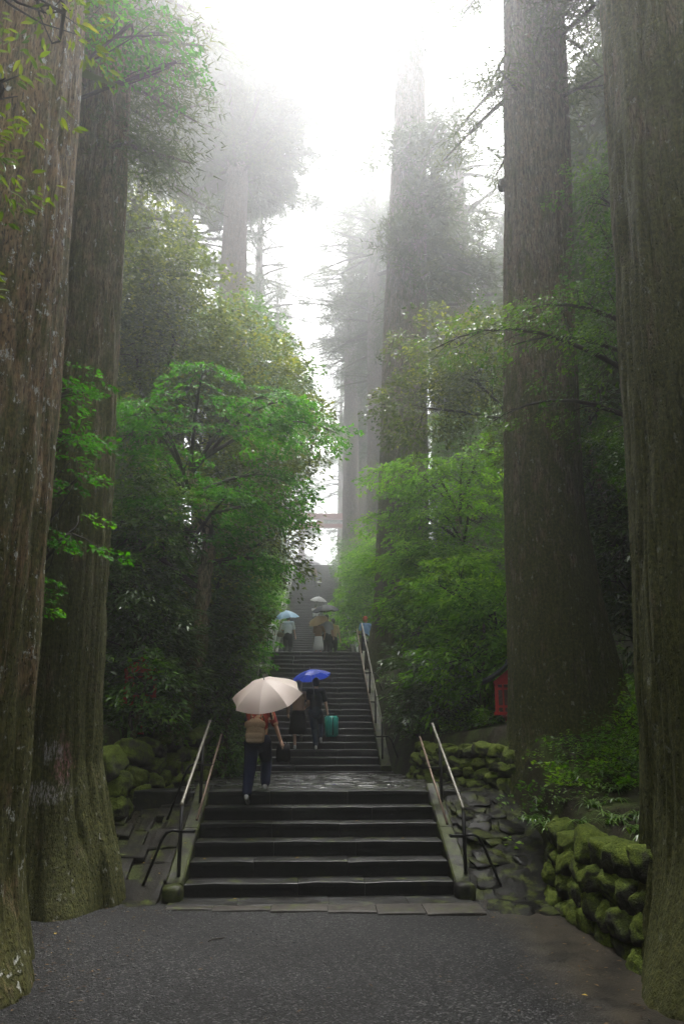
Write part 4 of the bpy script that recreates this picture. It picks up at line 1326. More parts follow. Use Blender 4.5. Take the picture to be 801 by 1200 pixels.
for i, (nm, lab, x, y, lobes, tp_, mt, sp) in enumerate(sh):
    z = gz(x, y)
    top = max(l[2] for l in lobes)
    broadleaf(nm, lab, 'shrub' if 'shrub' in nm else 'sapling', (x, y, z), [(x, y, z - .25, .07), (x + .05, y, z + top * .35, .055), (x + .1, y, z + top * .75, .03)],
              [(x + l[0], y + l[1], z + l[2], l[3], l[4], l[5], l[6]) for l in lobes], tp_, mt, spray=sp, layer=.1 if tp_ is T_MAPLE else 0, seed=30 + i, ntwig=8)

# light maple filling the far side of the gap
broadleaf('maple_tree', 'large lime green maple in tiers behind the widest cedar trunk', 'tree', (4.6, 18.2, gz(4.6, 18.2)),
          [(4.6, 18.2, gz(4.6, 18.2) - .3, .17), (4.4, 18.2, 5.2, .14), (4.0, 18.2, 7.0, .10), (3.8, 18.2, 8.6, .07)],
          [(3.0, 18.2, 8.8, 1.0, .8, .8, 50), (4.2, 18.0, 8.2, 1.1, .8, 1.0, 60), (2.9, 18.0, 7.0, 1.0, .8, .8, 50), (4.2, 17.8, 6.2, 1.1, .8, .8, 55)],
          T_MAPLE, 'leaf_lime', spray=(.45, .85), layer=.1, seed=15, tilt0=-.12, aim=3.5,
          boughs=[(4.0, 18.2, 8.0, 3.3, 2.6, 1.5, 36), (4.0, 18.2, 7.8, 3.9, 2.4, 1.5, 34), (4.0, 18.2, 7.6, 4.5, 1.9, 1.6, 32), (4.0, 18.2, 7.2, 3.45, 2.7, .9, 38), (4.1, 18.2, 6.9, 4.1, 2.4, .9, 34), (4.2, 18.2, 6.4, 3.3, 2.6, .5, 36), (4.2, 18.2, 6.2, 3.8, 2.5, .6, 34), (4.2, 18.2, 6.0, 4.6, 1.9, .7, 30),
                  (4.3, 18.2, 5.4, 3.35, 2.6, .2, 34), (4.3, 18.2, 5.2, 4.0, 2.4, .2, 32), (4.4, 18.2, 4.7, 3.6, 2.4, 0, 30), (4.4, 18.2, 4.6, 4.4, 1.9, .1, 26), (4.0, 18.2, 8.2, 5.3, 1.8, 1.5, 28)])
broadleaf('evergreen_tree', 'small leaved evergreen capping the maple behind the widest cedar', 'tree', (5.3, 16.0, gz(5.3, 16.0)),
          [(5.3, 16, gz(5.3, 16) - .3, .16), (5.2, 15.8, 6, .13), (4.8, 15.4, 9.5, .09), (4.4, 15.2, 11, .06)],
          [(2.6, 15.2, 9.7, 1.0, .9, .6, 80), (3.7, 15.0, 10.4, 1.1, .9, .7, 95), (4.6, 15.0, 11.2, 1.1, .9, .9, 95), (3.0, 15.0, 11.3, .8, .7, .5, 45), (5.6, 15.2, 9.4, 1.0, .9, 1.1, 80)],
          T_SMALL, 'leaf_yellow', spray=(.5, .85), seed=16)
# slender evergreen whose boughs cross the widest trunk
broadleaf('evergreen_tree', 'slender evergreen whose dark boughs cross before the widest cedar', 'tree', (5.5, 8.6, gz(5.5, 8.6)),
          [(5.5, 8.6, gz(5.5, 8.6) - .3, .12), (5.3, 8.8, 3.5, .10), (5.0, 9.0, 6.0, .07), (4.9, 9.1, 9.5, .045)],
          [(4.6, 9.2, 9.5, .6, .6, .8, 70), (4.7, 9.3, 8.3, .5, .6, .7, 60), (4.8, 9.6, 6.4, .45, .5, .6, 40), (4.8, 9.4, 10.9, .6, .6, .6, 50)],
          T_SMALL, 'leaf_mid', spray=(.3, .55), seed=17, ntwig=12, limb_r=.03,
          boughs=[(5.0, 9.0, 6.1, 3.12, 2.5, .9, 16), (4.95, 9.0, 6.9, 3.0, 3.3, 1.3, 34), (4.9, 9.1, 7.9, 3.2, 2.0, .5, 26), (4.95, 9.0, 7.3, 2.75, 2.0, .7, 18)])
broadleaf('evergreen_tree', 'thin stemmed tree in the gap between widest and mossiest trunks', 'tree', (7.2, 14.8, gz(7.2, 14.8)),
          [(7.2, 14.8, gz(7.2, 14.8) - .3, .10), (6.8, 14.6, 5, .09), (6.3, 14.6, 9, .06)],
          [(6.6, 14.4, 9.6, 1.2, 1.0, 1.3, 110), (6.2, 14.6, 7.7, 1.1, 1.0, 1.2, 100), (6.8, 14.2, 6.2, 1.1, 1.0, 1.1, 80), (7.4, 14.8, 11.2, 1.2, 1.0, 1.2, 90)],
          T_BROAD, 'leaf_mid', spray=(.45, .8), seed=18)
# boughs hanging in from beside the camera, rooted out of frame
broadleaf('evergreen_tree', 'bough of glossy yellow green leaves hanging before the reddish cedar', 'tree', (-3.6, 3.6, 0),
          [(-3.6, 3.6, -.3, .11), (-3.55, 3.65, 3.0, .09), (-3.4, 3.7, 5.5, .06), (-3.1, 3.8, 7.2, .04)],
          [(-2.33, 3.95, 5.65, .22, .25, .4, 20), (-2.3, 3.95, 6.3, .2, .25, .25, 9), (-2.15, 4.4, 7.55, .45, .4, .12, 14), (-2.45, 4.0, 5.05, .18, .25, .2, 8)],
          T_NEAR, 'leaf_near', spray=(.3, .5), seed=19, ntwig=12, limb_r=.016)
broadleaf('maple_tree', 'maple spray reaching from behind the scarred cedar, high up', 'tree', (-5.6, 9.4, gz(-5.6, 9.4)),
          [(-5.6, 9.4, gz(-5.6, 9.4) - .3, .14), (-5.3, 9.2, 4, .11), (-4.9, 8.8, 8, .08), (-4.2, 8.2, 10.5, .05)],
          [(-2.7, 7.6, 11.5, .7, .6, .22, 16), (-3.3, 7.7, 11.7, .7, .6, .25, 18), (-2.2, 8.2, 11.6, .4, .5, .18, 5)],
          T_MAPLE, 'leaf_maple', spray=(.35, .6), layer=.12, seed=20)
broadleaf('maple_sapling', 'fine leaved maple sprays between the reddish and the scarred cedars', 'sapling', (-3.95, 7.6, 0.0),
          [(-3.95, 7.6, -.3, .06), (-3.9, 7.6, 2.5, .05), (-3.8, 7.55, 5.2, .03)],
          [(-3.0, 7.5, 5.9, .36, .35, .22, 13), (-2.95, 7.55, 5.35, .34, .35, .2, 12), (-3.1, 7.5, 4.75, .3, .3, .2, 9), (-2.9, 7.5, 4.1, .3, .3, .16, 9), (-3.2, 7.55, 3.4, .28, .3, .2, 8)],
          T_MAPLE, 'leaf_maple', spray=(.3, .5), layer=.16, seed=21, aim=-.3)

# ferns and seedlings covering the banks (nobody could count them)
n = 2700
ux = np.concatenate([rng.uniform(-9, -1.9, n), rng.uniform(1.85, 9, n)])
uy = np.concatenate([rng.uniform(10.5, 44, n), 9.4 + 34 * rng.random(n) ** 1.3])
ok = ~((np.abs(ux) < np.interp(uy, [9, 10.6, 13.5, 16, 24, 40], [3.1, 3.1, 2.45, 2.05, 2.0, 2.05])) | (np.hypot(ux - 3.78, uy - 11) < 1.15))
ok &= rng.random(len(ux)) < np.interp(np.abs(ux), [2, 6, 9], [1, .7, .3])
ux, uy = np.r_[ux[ok], rng.uniform(2.95, 5.6, 260)], np.r_[uy[ok], rng.uniform(8.8, 11.0, 260)]
far_ = np.hypot(ux - 3.78, uy - 11) > 1.0
ux, uy = ux[far_], uy[far_]
uz = terrain_h(ux, uy) + rng.uniform(.02, .28, len(ux))
me = build_sprays('undergrowth', np.stack([ux, uy, uz], 1), rng.uniform(0, 6.28, len(ux)), rng.normal(.25, .3, len(ux)), rng.uniform(.25, .55, len(ux)), T_SMALL[:4], 3)
tag(obj('undergrowth', me, M['leaf_mid']), 'low ferns and seedlings covering the banks', 'undergrowth', kind='stuff')


# strap-leaved tufts on top of the near wall
def tuft(label, x, y, z, n, L, seed):
    r_ = np.random.default_rng(seed)
    V, F = [], []
    for q in range(n):
        az = r_.uniform(0, 6.28)
        ln = L * r_.uniform(.6, 1.15)
        s = np.linspace(0, 1, 5)
        rr_ = ln * .75 * s
        zz_ = ln * (.9 * s - .95 * s ** 2 * r_.uniform(.7, 1.2))
        w_ = .011 * np.array([.8, 1, .9, .6, .05])
        d = np.array([math.cos(az), math.sin(az)])
        o_ = r_.normal(0, .03, 2)
        b = len(V)
        for i_ in range(5):
            for sgn in (-1, 1):
                V.append((o_[0] + d[0] * rr_[i_] - d[1] * w_[i_] * sgn, o_[1] + d[1] * rr_[i_] + d[0] * w_[i_] * sgn, zz_[i_]))
        for i_ in range(4):
            F.append((b + 2 * i_, b + 2 * i_ + 1, b + 2 * i_ + 3, b + 2 * i_ + 2))
    me = mesh_from('grass_tuft', np.array(V), F)
    a = me.attributes.new('rnd', 'FLOAT', 'FACE')
    a.data.foreach_set('value', np.repeat(r_.random(n), 4).astype(np.float32))
    root = obj('grass_tuft', me, M['grassleaf'], None, (x, y, z))
    tag(root, label, 'plant', 'strap leaved tufts on the grassy boulder wall and bank')
    return root


tl = 'tuft of arching green strap leaves on the grassy wall or bank'
for i in range(54):
    x = rng.uniform(2.72, 4.5)
    y = rng.uniform(6.6, 10.0)
    tuft(tl, x, y, max(gz(x, y), .80 if x < 2.95 else 0) - .01, 16, rng.uniform(.22, .36), 200 + i)

# ------------------------------------------------------------------ red lanterns
def lantern(label, x, y, z, rz, s=1.0, H=1.46):
    root = tag(empty('lantern', (x, y, z), rz), label, 'lantern')
    m = MB()
    m.box((0, 0, .03), (.34 * s, .34 * s, .10))
    obj('base', m.mesh('base'), M['curb'], root)
    m = MB()
    m.tube([(0, 0, .05), (0, 0, .50 * H / 1.46)], [.115 * s, .10 * s], 12)
    m.tube([(0, 0, .46), (0, 0, .56)], [.10 * s, .2 * s], 8)
    obj('post', m.mesh('post', True), M['red'], root)
    zb = .55
    hb = .55
    w = .26 * s
    m = MB()
    m.box((0, 0, zb + .02), (2.35 * w, 2.35 * w, .05))
    m.box((0, 0, zb + hb), (2.2 * w, 2.2 * w, .05))
    for a in (-1, 1):
        for b in (-1, 1):
            m.box((a * w * .93, b * w * .93, zb + hb / 2), (.055, .055, hb))
    for k in range(4):
        c, s_ = [(0, -1), (1, 0), (0, 1), (-1, 0)][k]
        for zz_ in (zb + .14, zb + hb - .1):
            m.box((c * w * .93, s_ * w * .93, zz_), (1.85 * w if c == 0 else .035, 1.85 * w if s_ == 0 else .035, .04))
        for tt_ in (-.45, .45):
            m.box((c * w * .93 + (0 if c else tt_ * w), s_ * w * .93 + (0 if s_ else tt_ * w), zb + hb / 2), (.028, .028, hb))
    obj('fire_box', m.mesh('fire_box'), M['red'], root)
    for k in range(4):
        c, s_ = [(0, -1), (1, 0), (0, 1), (-1, 0)][k]
        m = MB()
        m.box((c * w * .86, s_ * w * .86, zb + hb / 2), (1.7 * w if c == 0 else .01, 1.7 * w if s_ == 0 else .01, hb - .04))
        obj('pane', m.mesh('pane'), M['paper'], root)
    # gabled roof with curved eaves
    zr = zb + hb + .02
    W, Ln, rise = .50 * s, .48 * s, .30
    u = np.linspace(-1, 1, 13)
    V, F = [], []
    for yy_ in (-Ln, Ln):
        for q in u:
            zz_ = rise * (1 - abs(q)) ** 1.35 - .0
            V.append((q * W, yy_, zr + zz_))
            V.append((q * W, yy_, zr + zz_ + .045))
    nn_ = len(u) * 2
    for i_ in range(len(u) - 1):
        a = i_ * 2
        F += [(a, a + 2, nn_ + a + 2, nn_ + a), (a + 1, nn_ + a + 1, nn_ + a + 3, a + 3), (a, a + 1, a + 3, a + 2), (nn_ + a, nn_ + a + 2, nn_ + a + 3, nn_ + a + 1)]
    F += [(0, nn_, nn_ + 1, 1), (nn_ - 2, nn_ - 1, 2 * nn_ - 1, 2 * nn_ - 2)]
    ro = obj('roof', mesh_from('roof', np.array(V), F), M['roof_grey'], root)
    m = MB()
    m.box((0, 0, zr + rise + .05), (.07, 2.1 * Ln, .06))
    obj('ridge', m.mesh('ridge'), M['roof_grey'], ro)
    for yy_ in (-Ln * .55, Ln * .55):
        m = MB()
        m.add(np.array([(-W * .6, yy_ - .01, zr + .0), (W * .6, yy_ - .01, zr + .0), (0, yy_ - .01, zr + rise * .75), (-W * .6, yy_ + .01, zr), (W * .6, yy_ + .01, zr), (0, yy_ + .01, zr + rise * .75)]), [(0, 1, 2), (3, 5, 4), (0, 2, 5, 3), (1, 4, 5, 2), (0, 3, 4, 1)])
        obj('gable', m.mesh('gable'), M['red'], root)
    return root


lantern('red wooden lantern with grey gabled roof on the wall beside the widest trunk', 3.42, 12.3, 1.72, R(-14), .92)
lantern('red wooden lantern mostly hidden behind glossy shrub leaves', -3.0, 11.75, 1.85, R(14), .95)
lantern('small red lantern glimpsed between the two big trunks', 6.6, 12.2, gz(6.6, 12.2) + 2.0 - 1.1, R(70), .7)

# ------------------------------------------------------------------ torii and hall at the top
tor = tag(empty('torii_gate', (.55, 68, Z3)), 'red wooden torii gate at the head of the stairs', 'gate')
for sx in (-1, 1):
    m = MB()
    m.tube([(sx * 3.9, 0, -.3), (sx * 3.75, 0, 7.0)], [.36, .30], 16)
    m.tube([(sx * 3.9, 0, -.3), (sx * 3.89, 0, .35)], .46, 16)
    obj('pillar', m.mesh('pillar', True), M['torii_red'], tor)
m = MB()
m.box((0, 0, 6.28), (9.0, .34, .42))
obj('lower_beam', m.mesh('lower_beam'), M['torii_red'], tor)
m = MB()
u = np.linspace(-1, 1, 17)
V, F = [], []
for q in u:
    zz_ = 7.0 + .28 * abs(q) ** 2.2
    V += [(q * 5.3, -.3, zz_), (q * 5.3, .3, zz_), (q * 5.3, .3, zz_ + .55), (q * 5.3, -.3, zz_ + .55)]
for i_ in range(16):
    for k in range(4):
        F.append((i_ * 4 + k, i_ * 4 + (k + 1) % 4, i_ * 4 + 4 + (k + 1) % 4, i_ * 4 + 4 + k))
F += [(3, 2, 1, 0), (64, 65, 66, 67)]
obj('top_beam', mesh_from('top_beam', np.array(V), F), M['torii_red'], tor)
m = MB()
m.box((0, 0, 6.76), (.7, .26, .62))
obj('centre_strut', m.mesh('centre_strut'), M['torii_red'], tor)

hall = tag(empty('shrine_hall', (0, 80, Z3 + .2)), 'pale shrine hall with grey roof faint in the mist behind the gate', 'building')
m = MB()
m.box((0, 0, 1.6), (13, 7, 3.4))
obj('wall', m.mesh('wall'), M['hall_wall'], hall)
V = [(-9, -5.5, 3.1), (9, -5.5, 3.1), (9, 5.5, 3.1), (-9, 5.5, 3.1), (-5.5, 0, 6.0), (5.5, 0, 6.0), (-9, -5.5, 2.9), (9, -5.5, 2.9), (9, 5.5, 2.9), (-9, 5.5, 2.9)]
obj('roof', mesh_from('roof', np.array(V), [(0, 1, 5, 4), (1, 2, 5), (2, 3, 4, 5), (3, 0, 4), (6, 9, 8, 7), (0, 6, 7, 1), (1, 7, 8, 2), (2, 8, 9, 3), (3, 9, 6, 0)]), M['hall_roof'], hall)
for k in range(6):
    m = MB()
    m.tube([(-6 + k * 2.4, -3.9, -.1), (-6 + k * 2.4, -3.9, 3.1)], .18, 8)
    obj('column', m.mesh('column', True), M['torii_red'], hall)

# ------------------------------------------------------------------ people
def capsule_vf(a, b, ra, rb, flat=1.0, n=14):
    a, b = np.array(a, float), np.array(b, float)
    d = b - a
    L = np.linalg.norm(d)
    d = d / (L + 1e-9) if L > 1e-6 else np.array([0, 0, 1.0])
    up = np.array([0, 1.0, 0]) if abs(d[1]) < .9 else np.array([1.0, 0, 0])
    x = np.cross(up, d)
    x /= np.linalg.norm(x)
    y = np.cross(d, x)
    rings = []
    for ph in np.linspace(-np.pi / 2, 0, 5)[1:]:
        rings.append((a + d * ra * math.sin(ph), ra * math.cos(ph), a))
    for ph in np.linspace(0, np.pi / 2, 5)[:-1]:
        rings.append((b + d * rb * math.sin(ph), rb * math.cos(ph), b))
    th = np.linspace(0, 2 * np.pi, n, endpoint=False)
    V = [a - d * ra]
    for c, r, _ in rings:
        for t in th:
            V.append(c + r * (math.cos(t) * x + math.sin(t) * y))
    V.append(b + d * rb)
    V = np.array(V)
    if flat != 1.0:
        s = np.clip(((V - a) @ d) / (L + 1e-9), 0, 1)
        ym = a[1] + (b[1] - a[1]) * s
        V[:, 1] = ym + (V[:, 1] - ym) * flat
    F = []
    for k in range(n):
        F.append((0, 1 + (k + 1) % n, 1 + k))
    for i in range(len(rings) - 1):
        for k in range(n):
            k2 = (k + 1) % n
            F.append((1 + i * n + k, 1 + i * n + k2, 1 + (i + 1) * n + k2, 1 + (i + 1) * n + k))
    e = 1 + (len(rings) - 1) * n
    for k in range(n):
        F.append((e + k, e + (k + 1) % n, len(V) - 1))
    return V, F


def blob(name, parts, voxel, mat, parent, smooth=3):
    m = MB()
    for p in parts:
        m.add(*capsule_vf(*p))
    me = m.mesh('tmp')
    o = bpy.data.objects.new('tmp', me)
    COL.objects.link(o)
    md = o.modifiers.new('r', 'REMESH')
    md.mode = 'VOXEL'
    md.voxel_size = voxel
    ms = o.modifiers.new('s', 'SMOOTH')
    ms.factor = .5
    ms.iterations = smooth
    dg = bpy.context.evaluated_depsgraph_get()
    res = bpy.data.meshes.new_from_object(o.evaluated_get(dg))
    bpy.data.objects.remove(o)
    res.name = name
    res.polygons.foreach_set('use_smooth', np.ones(len(res.polygons), dtype=bool))
    res.materials.clear()
    return obj(name, res, mat, parent)


def ik(a, c, l1, l2, bend):
    a, c, bend = np.array(a, float), np.array(c, float), np.array(bend, float)
    d = c - a
    L = min(np.linalg.norm(d), (l1 + l2) * .999)
    u = d / np.linalg.norm(d)
    c = a + u * L
    x = (l1 * l1 - l2 * l2 + L * L) / (2 * L)
    h = math.sqrt(max(l1 * l1 - x * x, 0))
    w = bend - u * (bend @ u)
    w /= np.linalg.norm(w)
    return a + u * x + w * h, c


def person(label, loc, rz, H, feet, hands, top, bottom, shoe='shoe', sleeve='short', hair='short', voxel=.016, lean=.05, bottom_kind='trousers', group=None, wide=1.0, hairmat='hair', legscale=1.0):
    """local frame: facing +y, x to the person's own right. feet/hands: targets (L,R) in metres"""
    root = tag(empty('person', loc, rz), label, 'person', group)
    k = H / 1.65
    hip = .86 * k
    sh = 1.345 * k
    ty = lean
    pel = np.array([0, -.01, hip])
    hL, hR = np.array([-.085 * k, 0, hip]), np.array([.085 * k, 0, hip])
    chest = np.array([0, ty * .6, 1.16 * k])
    neck = np.array([0, ty, 1.40 * k])
    head = np.array([0, ty + .03, 1.535 * k])
    sL, sR = np.array([-.165 * k, ty, sh]), np.array([.165 * k, ty, sh])
    legs = []
    for h_, f_ in zip((hL, hR), feet):
        an = np.array([f_[0], f_[1], f_[2] + .075])
        kn, an = ik(h_, an, .415 * k, .40 * k, (0, 1, .1))
        legs.append((h_, kn, an, f_))
    arms = []
    for s_, h_ in zip((sL, sR), hands):
        sd = -1 if s_[0] < 0 else 1
        el, wr = ik(s_, h_, .27 * k, .24 * k, (sd * .5, -.8, -.3))
        arms.append((s_, el, wr, sd))
    # body, one continuous surface
    P = [(pel + (0, 0, .02), chest, .125 * k, .13 * k, .72), (chest, neck - (0, 0, .10), .135 * k, .10 * k, .66), (neck - (0, 0, .05), head, .052 * k, .05 * k),
         (head + (0, 0, -.02), head + (0, -.008, .045), .075 * k, .085 * k), (head + (0, .035, -.055), head + (0, .03, .0), .05 * k, .06 * k),
         (head + (0, .095 * k, -.015), head + (0, .085 * k, .015), .012, .008),
         (head + (-.083 * k, 0, -.01), head + (-.083 * k, -.005, .02), .014, .016), (head + (.083 * k, 0, -.01), head + (.083 * k, -.005, .02), .014, .016), (sL, sR, .052 * k, .052 * k)]
    for h_, kn, an, f_ in legs:
        P += [(h_, kn, .082 * k, .052 * k), (kn, an, .052 * k, .034 * k), (an, an + (0, .10, -.03), .036, .03)]
    for s_, el, wr, sd in arms:
        P += [(s_, el, .046 * k, .036 * k), (el, wr, .036 * k, .025 * k)]
        d = (wr - el) / (np.linalg.norm(wr - el) + 1e-9)
        pm = wr + d * .07 * k
        P.append((wr, pm, .026 * k, .034 * k, .8))
        sidev = np.cross(d, np.array([sd * 1.0, 0, 0]))
        sidev = sidev / (np.linalg.norm(sidev) + 1e-9) if np.linalg.norm(sidev) > .1 else np.array([0, 1.0, 0])
        for q, fl in zip((-1.5, -.5, .5, 1.5), (.062, .075, .072, .055)):
            b0 = pm + sidev * q * .018 * k
            b1 = b0 + d * fl * .6 * k
            b2 = b1 + (d * .5 + np.array([-sd * .8, 0, 0])) * fl * .45 * k
            P += [(b0, b1, .0092, .0088), (b1, b2, .0088, .0078)]
        t0 = wr + d * .02 * k + sidev * .03 * k
        t1 = t0 + (d * .7 + sidev * .6) * .04 * k
        P += [(t0, t1, .011, .010), (t1, t1 + (d * .8 + np.array([-sd * .4, 0, 0])) * .03, .010, .009)]
    blob('body', P, min(voxel, .012), M['skin'], root, 2)
    # top
    P = [(pel + (0, 0, .03), chest, .148 * k, .150 * k, .74), (chest, neck - (0, 0, .09), .158 * k, .115 * k, .68), (sL, sR, .068 * k, .068 * k)]
    for s_, el, wr, sd in arms:
        if sleeve == 'short':
            P.append((s_, s_ + (el - s_) * .8, .066 * k, .058 * k))
        elif sleeve == 'long':
            P += [(s_, el, .064 * k, .052 * k), (el, el + (wr - el) * .93, .052 * k, .040 * k)]
    blob('shirt', P, voxel, M[top], root)
    if bottom_kind == 'trousers':
        P = [(pel + (0, 0, .06), pel - (0, 0, .02), .140 * k, .15 * k, .78)]
        for h_, kn, an, f_ in legs:
            P += [(h_, kn, .098 * k * wide, .072 * k * wide), (kn, an + (0, 0, .03), .072 * k * wide, .056 * k * wide)]
        blob('trousers', P, voxel, M[bottom], root)
    else:
        ln = {'skirt': .50, 'dress': .42}[bottom_kind]
        V, F = [], []
        n = 20
        hems = [(.07, .155, .12), (0, .17, .135), (-.15, .19, .17), (-ln * .6, .21, .20), (-ln, .225, .215)]
        for j, (dz, rx, ry) in enumerate(hems):
            for q in range(n):
                t = 2 * np.pi * q / n
                w_ = 1 + .05 * math.sin(5 * t + j) * j / 4
                V.append((rx * k * w_ * math.cos(t), .05 * j / 4 + ry * k * w_ * math.sin(t), hip + dz * k))
        for j in range(len(hems) - 1):
            for q in range(n):
                q2 = (q + 1) % n
                F.append((j * n + q, (j + 1) * n + q, (j + 1) * n + q2, j * n + q2))
        F.append(tuple(range(n)))
        F.append(tuple((len(hems) - 1) * n + q for q in reversed(range(n))))
        obj('skirt', mesh_from('skirt', np.array(V), F, True), M[bottom], root)
    for h_, kn, an, f_ in legs:
        tip = -.5 if len(f_) > 3 and f_[3] else 0.0     # heel lifted
        a = np.array([an[0], an[1] - .035, an[2] - .035])
        dv = np.array([0, math.cos(tip), math.sin(tip)])
        P = [(a, a + dv * .15, .036, .034, 1.0), (a + (0, 0, .025), a + (0, .03, .035), .036, .036), (a - (0, 0, .012), a + dv * .17 - (0, 0, .012), .034, .030)]
        blob('shoe', P, .012, M[shoe], root, 2)
    # hair or head cover
    if hair == 'short':
        P = [(head + (0, -.022, -.005), head + (0, -.012, .052), .085 * k, .092 * k), (head + (0, .03, .075), head + (0, -.02, .08), .07 * k, .07 * k)]
    elif hair == 'bob':
        P = [(head + (0, -.03, -.06), head + (0, -.012, .052), .088 * k, .096 * k), (head + (0, .03, .075), head + (0, -.02, .08), .07 * k, .07 * k)]
    elif hair == 'scarf':
        P = [(head + (0, -.02, -.12), head + (0, -.01, .05), .088 * k, .104 * k), (head + (0, .02, .0), head + (0, .0, .06), .098 * k, .095 * k), (neck + (0, -.03, -.05), head + (0, -.03, -.08), .115 * k, .085 * k)]
    else:
        P = [(head + (0, -.02, .0), head + (0, -.01, .06), .092 * k, .098 * k), (head + (0, -.02, .045), head + (0, .03, .045), .15 * k, .14 * k, 1.0)][:1]
    blob({'scarf': 'head_scarf', 'hat': 'cap'}.get(hair, 'hair'), P, .012, M[hairmat], root, 2)
    return root


def umbrella(label, apex, axis, Rr, dep, mat, grip=.72, n=8, detail=True, group='open umbrellas on the stairs', phase=.2):
    ax = Vector(axis).normalized()
    root = tag(empty('umbrella', tuple(Vector(apex) - ax * grip)), label, 'umbrella', group)
    q = ax.to_track_quat('Z', 'Y')
    root.rotation_mode = 'QUATERNION'
    root.rotation_quaternion = q
    G = grip

    def pt(t, u, sag):
        # u 0..1 from apex to rim along a rib arc ; t angle ; sag pulls the cloth in between ribs
        r = Rr * math.sin(u * .95) / math.sin(.95)
        z = -dep * (.45 * u + .55 * (1 - math.cos(u * .95)) / (1 - math.cos(.95)))
        k = 1 - .12 * sag * u ** 1.5
        return (r * k * math.cos(t), r * k * math.sin(t), G + z - .03 * sag * u * u * Rr * 2)
    nt, nu = 6, 7
    meshes = []
    for i in range(n):
        V, F = [], []
        for a in range(nt + 1):
            tt_ = phase + (i + a / nt) * 2 * np.pi / n
            sag = math.sin(math.pi * a / nt)
            for b in range(nu + 1):
                V.append(pt(tt_, b / nu, sag))
        for a in range(nt):
            for b in range(nu):
                F.append((a * (nu + 1) + b, a * (nu + 1) + b + 1, (a + 1) * (nu + 1) + b + 1, (a + 1) * (nu + 1) + b))
        meshes.append((V, F))
    if detail:
        for V, F in meshes:
            obj('canopy_panel', mesh_from('canopy_panel', np.array(V), F, True), M[mat], root)
        for i in range(n):
            tt_ = phase + i * 2 * np.pi / n
            m = MB()
            m.tube([np.array(pt(tt_, u, 0)) - (0, 0, .008) for u in np.linspace(0, 1.01, 7)], .004, 5)
            obj('rib', m.mesh('rib'), M['steel'], root)
    else:
        m = MB()
        for V, F in meshes:
            m.add(V, F)
        obj('canopy', m.mesh('canopy', True), M[mat], root)
    m = MB()
    m.tube([(0, 0, .05), (0, 0, G + .07)], .007, 6)
    obj('shaft', m.mesh('shaft'), M['steel'], root)
    m = MB()
    m.tube([(0, 0, -.05), (0, 0, .08)], .014, 8)
    obj('handle', m.mesh('handle', True), M['iron'], root)
    return root


# woman with the pale umbrella, one foot on the landing, one still on the step below
yw = 10.72
p1z = Z1
w1 = person('person in red floral shirt and navy trousers stepping onto the landing', (-.93, yw, p1z - .13), R(-4), 1.60,
            [(-.10, -.30, -.035, 1), (.11, .14, .135)], [(.06, .10, 1.14), (.36, .06, .80)], 'floral', 'c_navy', 'shoe', 'short', 'bob', .010, .09, wide=1.32)
AX = Vector((-.16, -.50, .85)).normalized()
um_ap = Vector((-.83, 10.28, 2.72))
umbrella('large pale pink umbrella tipped back over the floral shirt', um_ap, AX, .545, .27, 'u_pink', .62, 8, True, phase=.12)
# canvas backpack
bp = tag(empty('backpack', (-.955, 10.56, 1.80), R(-4)), 'beige canvas backpack worn over the red floral shirt', 'backpack')
V, F = [], []
nn_ = 16
for j, (z, sx, sy) in enumerate([(0, .10, .045), (.02, .135, .065), (.12, .145, .075), (.24, .13, .068), (.33, .10, .05), (.36, .06, .03)]):
    for q in range(nn_):
        t = 2 * np.pi * q / nn_
        c_, s_ = math.cos(t), math.sin(t)
        V.append((sx * np.sign(c_) * abs(c_) ** .55, -.04 + sy * np.sign(s_) * abs(s_) ** .6, z))
for j in range(5):
    for q in range(nn_):
        F.append((j * nn_ + q, j * nn_ + (q + 1) % nn_, (j + 1) * nn_ + (q + 1) % nn_, (j + 1) * nn_ + q))
F += [tuple(reversed(range(nn_))), tuple(5 * nn_ + q for q in range(nn_))]
obj('bag_body', mesh_from('bag_body', np.array(V), F, True), M['c_beige'], bp)
m = MB()
m.add(*capsule_vf((-.09, -.115, .10), (.09, -.115, .10), .05, .05, .5))
m.add(*capsule_vf((-.09, -.122, .045), (.09, -.122, .045), .035, .035, .4))
obj('front_pocket', m.mesh('front_pocket', True), M['c_beige'], bp)
m = MB()
m.add(*capsule_vf((-.10, -.085, .27), (.10, -.085, .27), .06, .06, .42))
obj('flap', m.mesh('flap', True), M['c_beige'], bp)
for sx in (-1, 1):
    m = MB()
    m.tube([(sx * .07, -.02, .35), (sx * .085, .06, .42), (sx * .10, .14, .36), (sx * .115, .12, .18), (sx * .12, .03, .06)], .012, 6)
    obj('strap', m.mesh('strap', True), M['c_strap'], bp)
# black tote carried low
m = MB()
tb = tag(empty('tote_bag', (-.545, 10.80, 1.44), .2), 'slack black tote bag hanging from the hand of the floral shirt wearer', 'bag')
V, F = [], []
for j, (z, sx, sy) in enumerate([(0, .13, .03), (.05, .16, .06), (.20, .15, .05), (.32, .13, .02)]):
    for q in range(nn_):
        t = 2 * np.pi * q / nn_
        V.append((sx * math.cos(t) * (1 + .06 * math.sin(3 * t)), sy * math.sin(t), z + .015 * math.sin(2 * t)))
for j in range(3):
    for q in range(nn_):
        F.append((j * nn_ + q, j * nn_ + (q + 1) % nn_, (j + 1) * nn_ + (q + 1) % nn_, (j + 1) * nn_ + q))
F += [tuple(reversed(range(nn_))), tuple(3 * nn_ + q for q in range(nn_))]
obj('bag_body', mesh_from('bag_body', np.array(V), F, True), M['c_black'], tb)
m.tube([(-.08, 0, .31), (-.05, 0, .42), (0, 0, .45), (.05, 0, .42), (.08, 0, .31)], .008, 6)
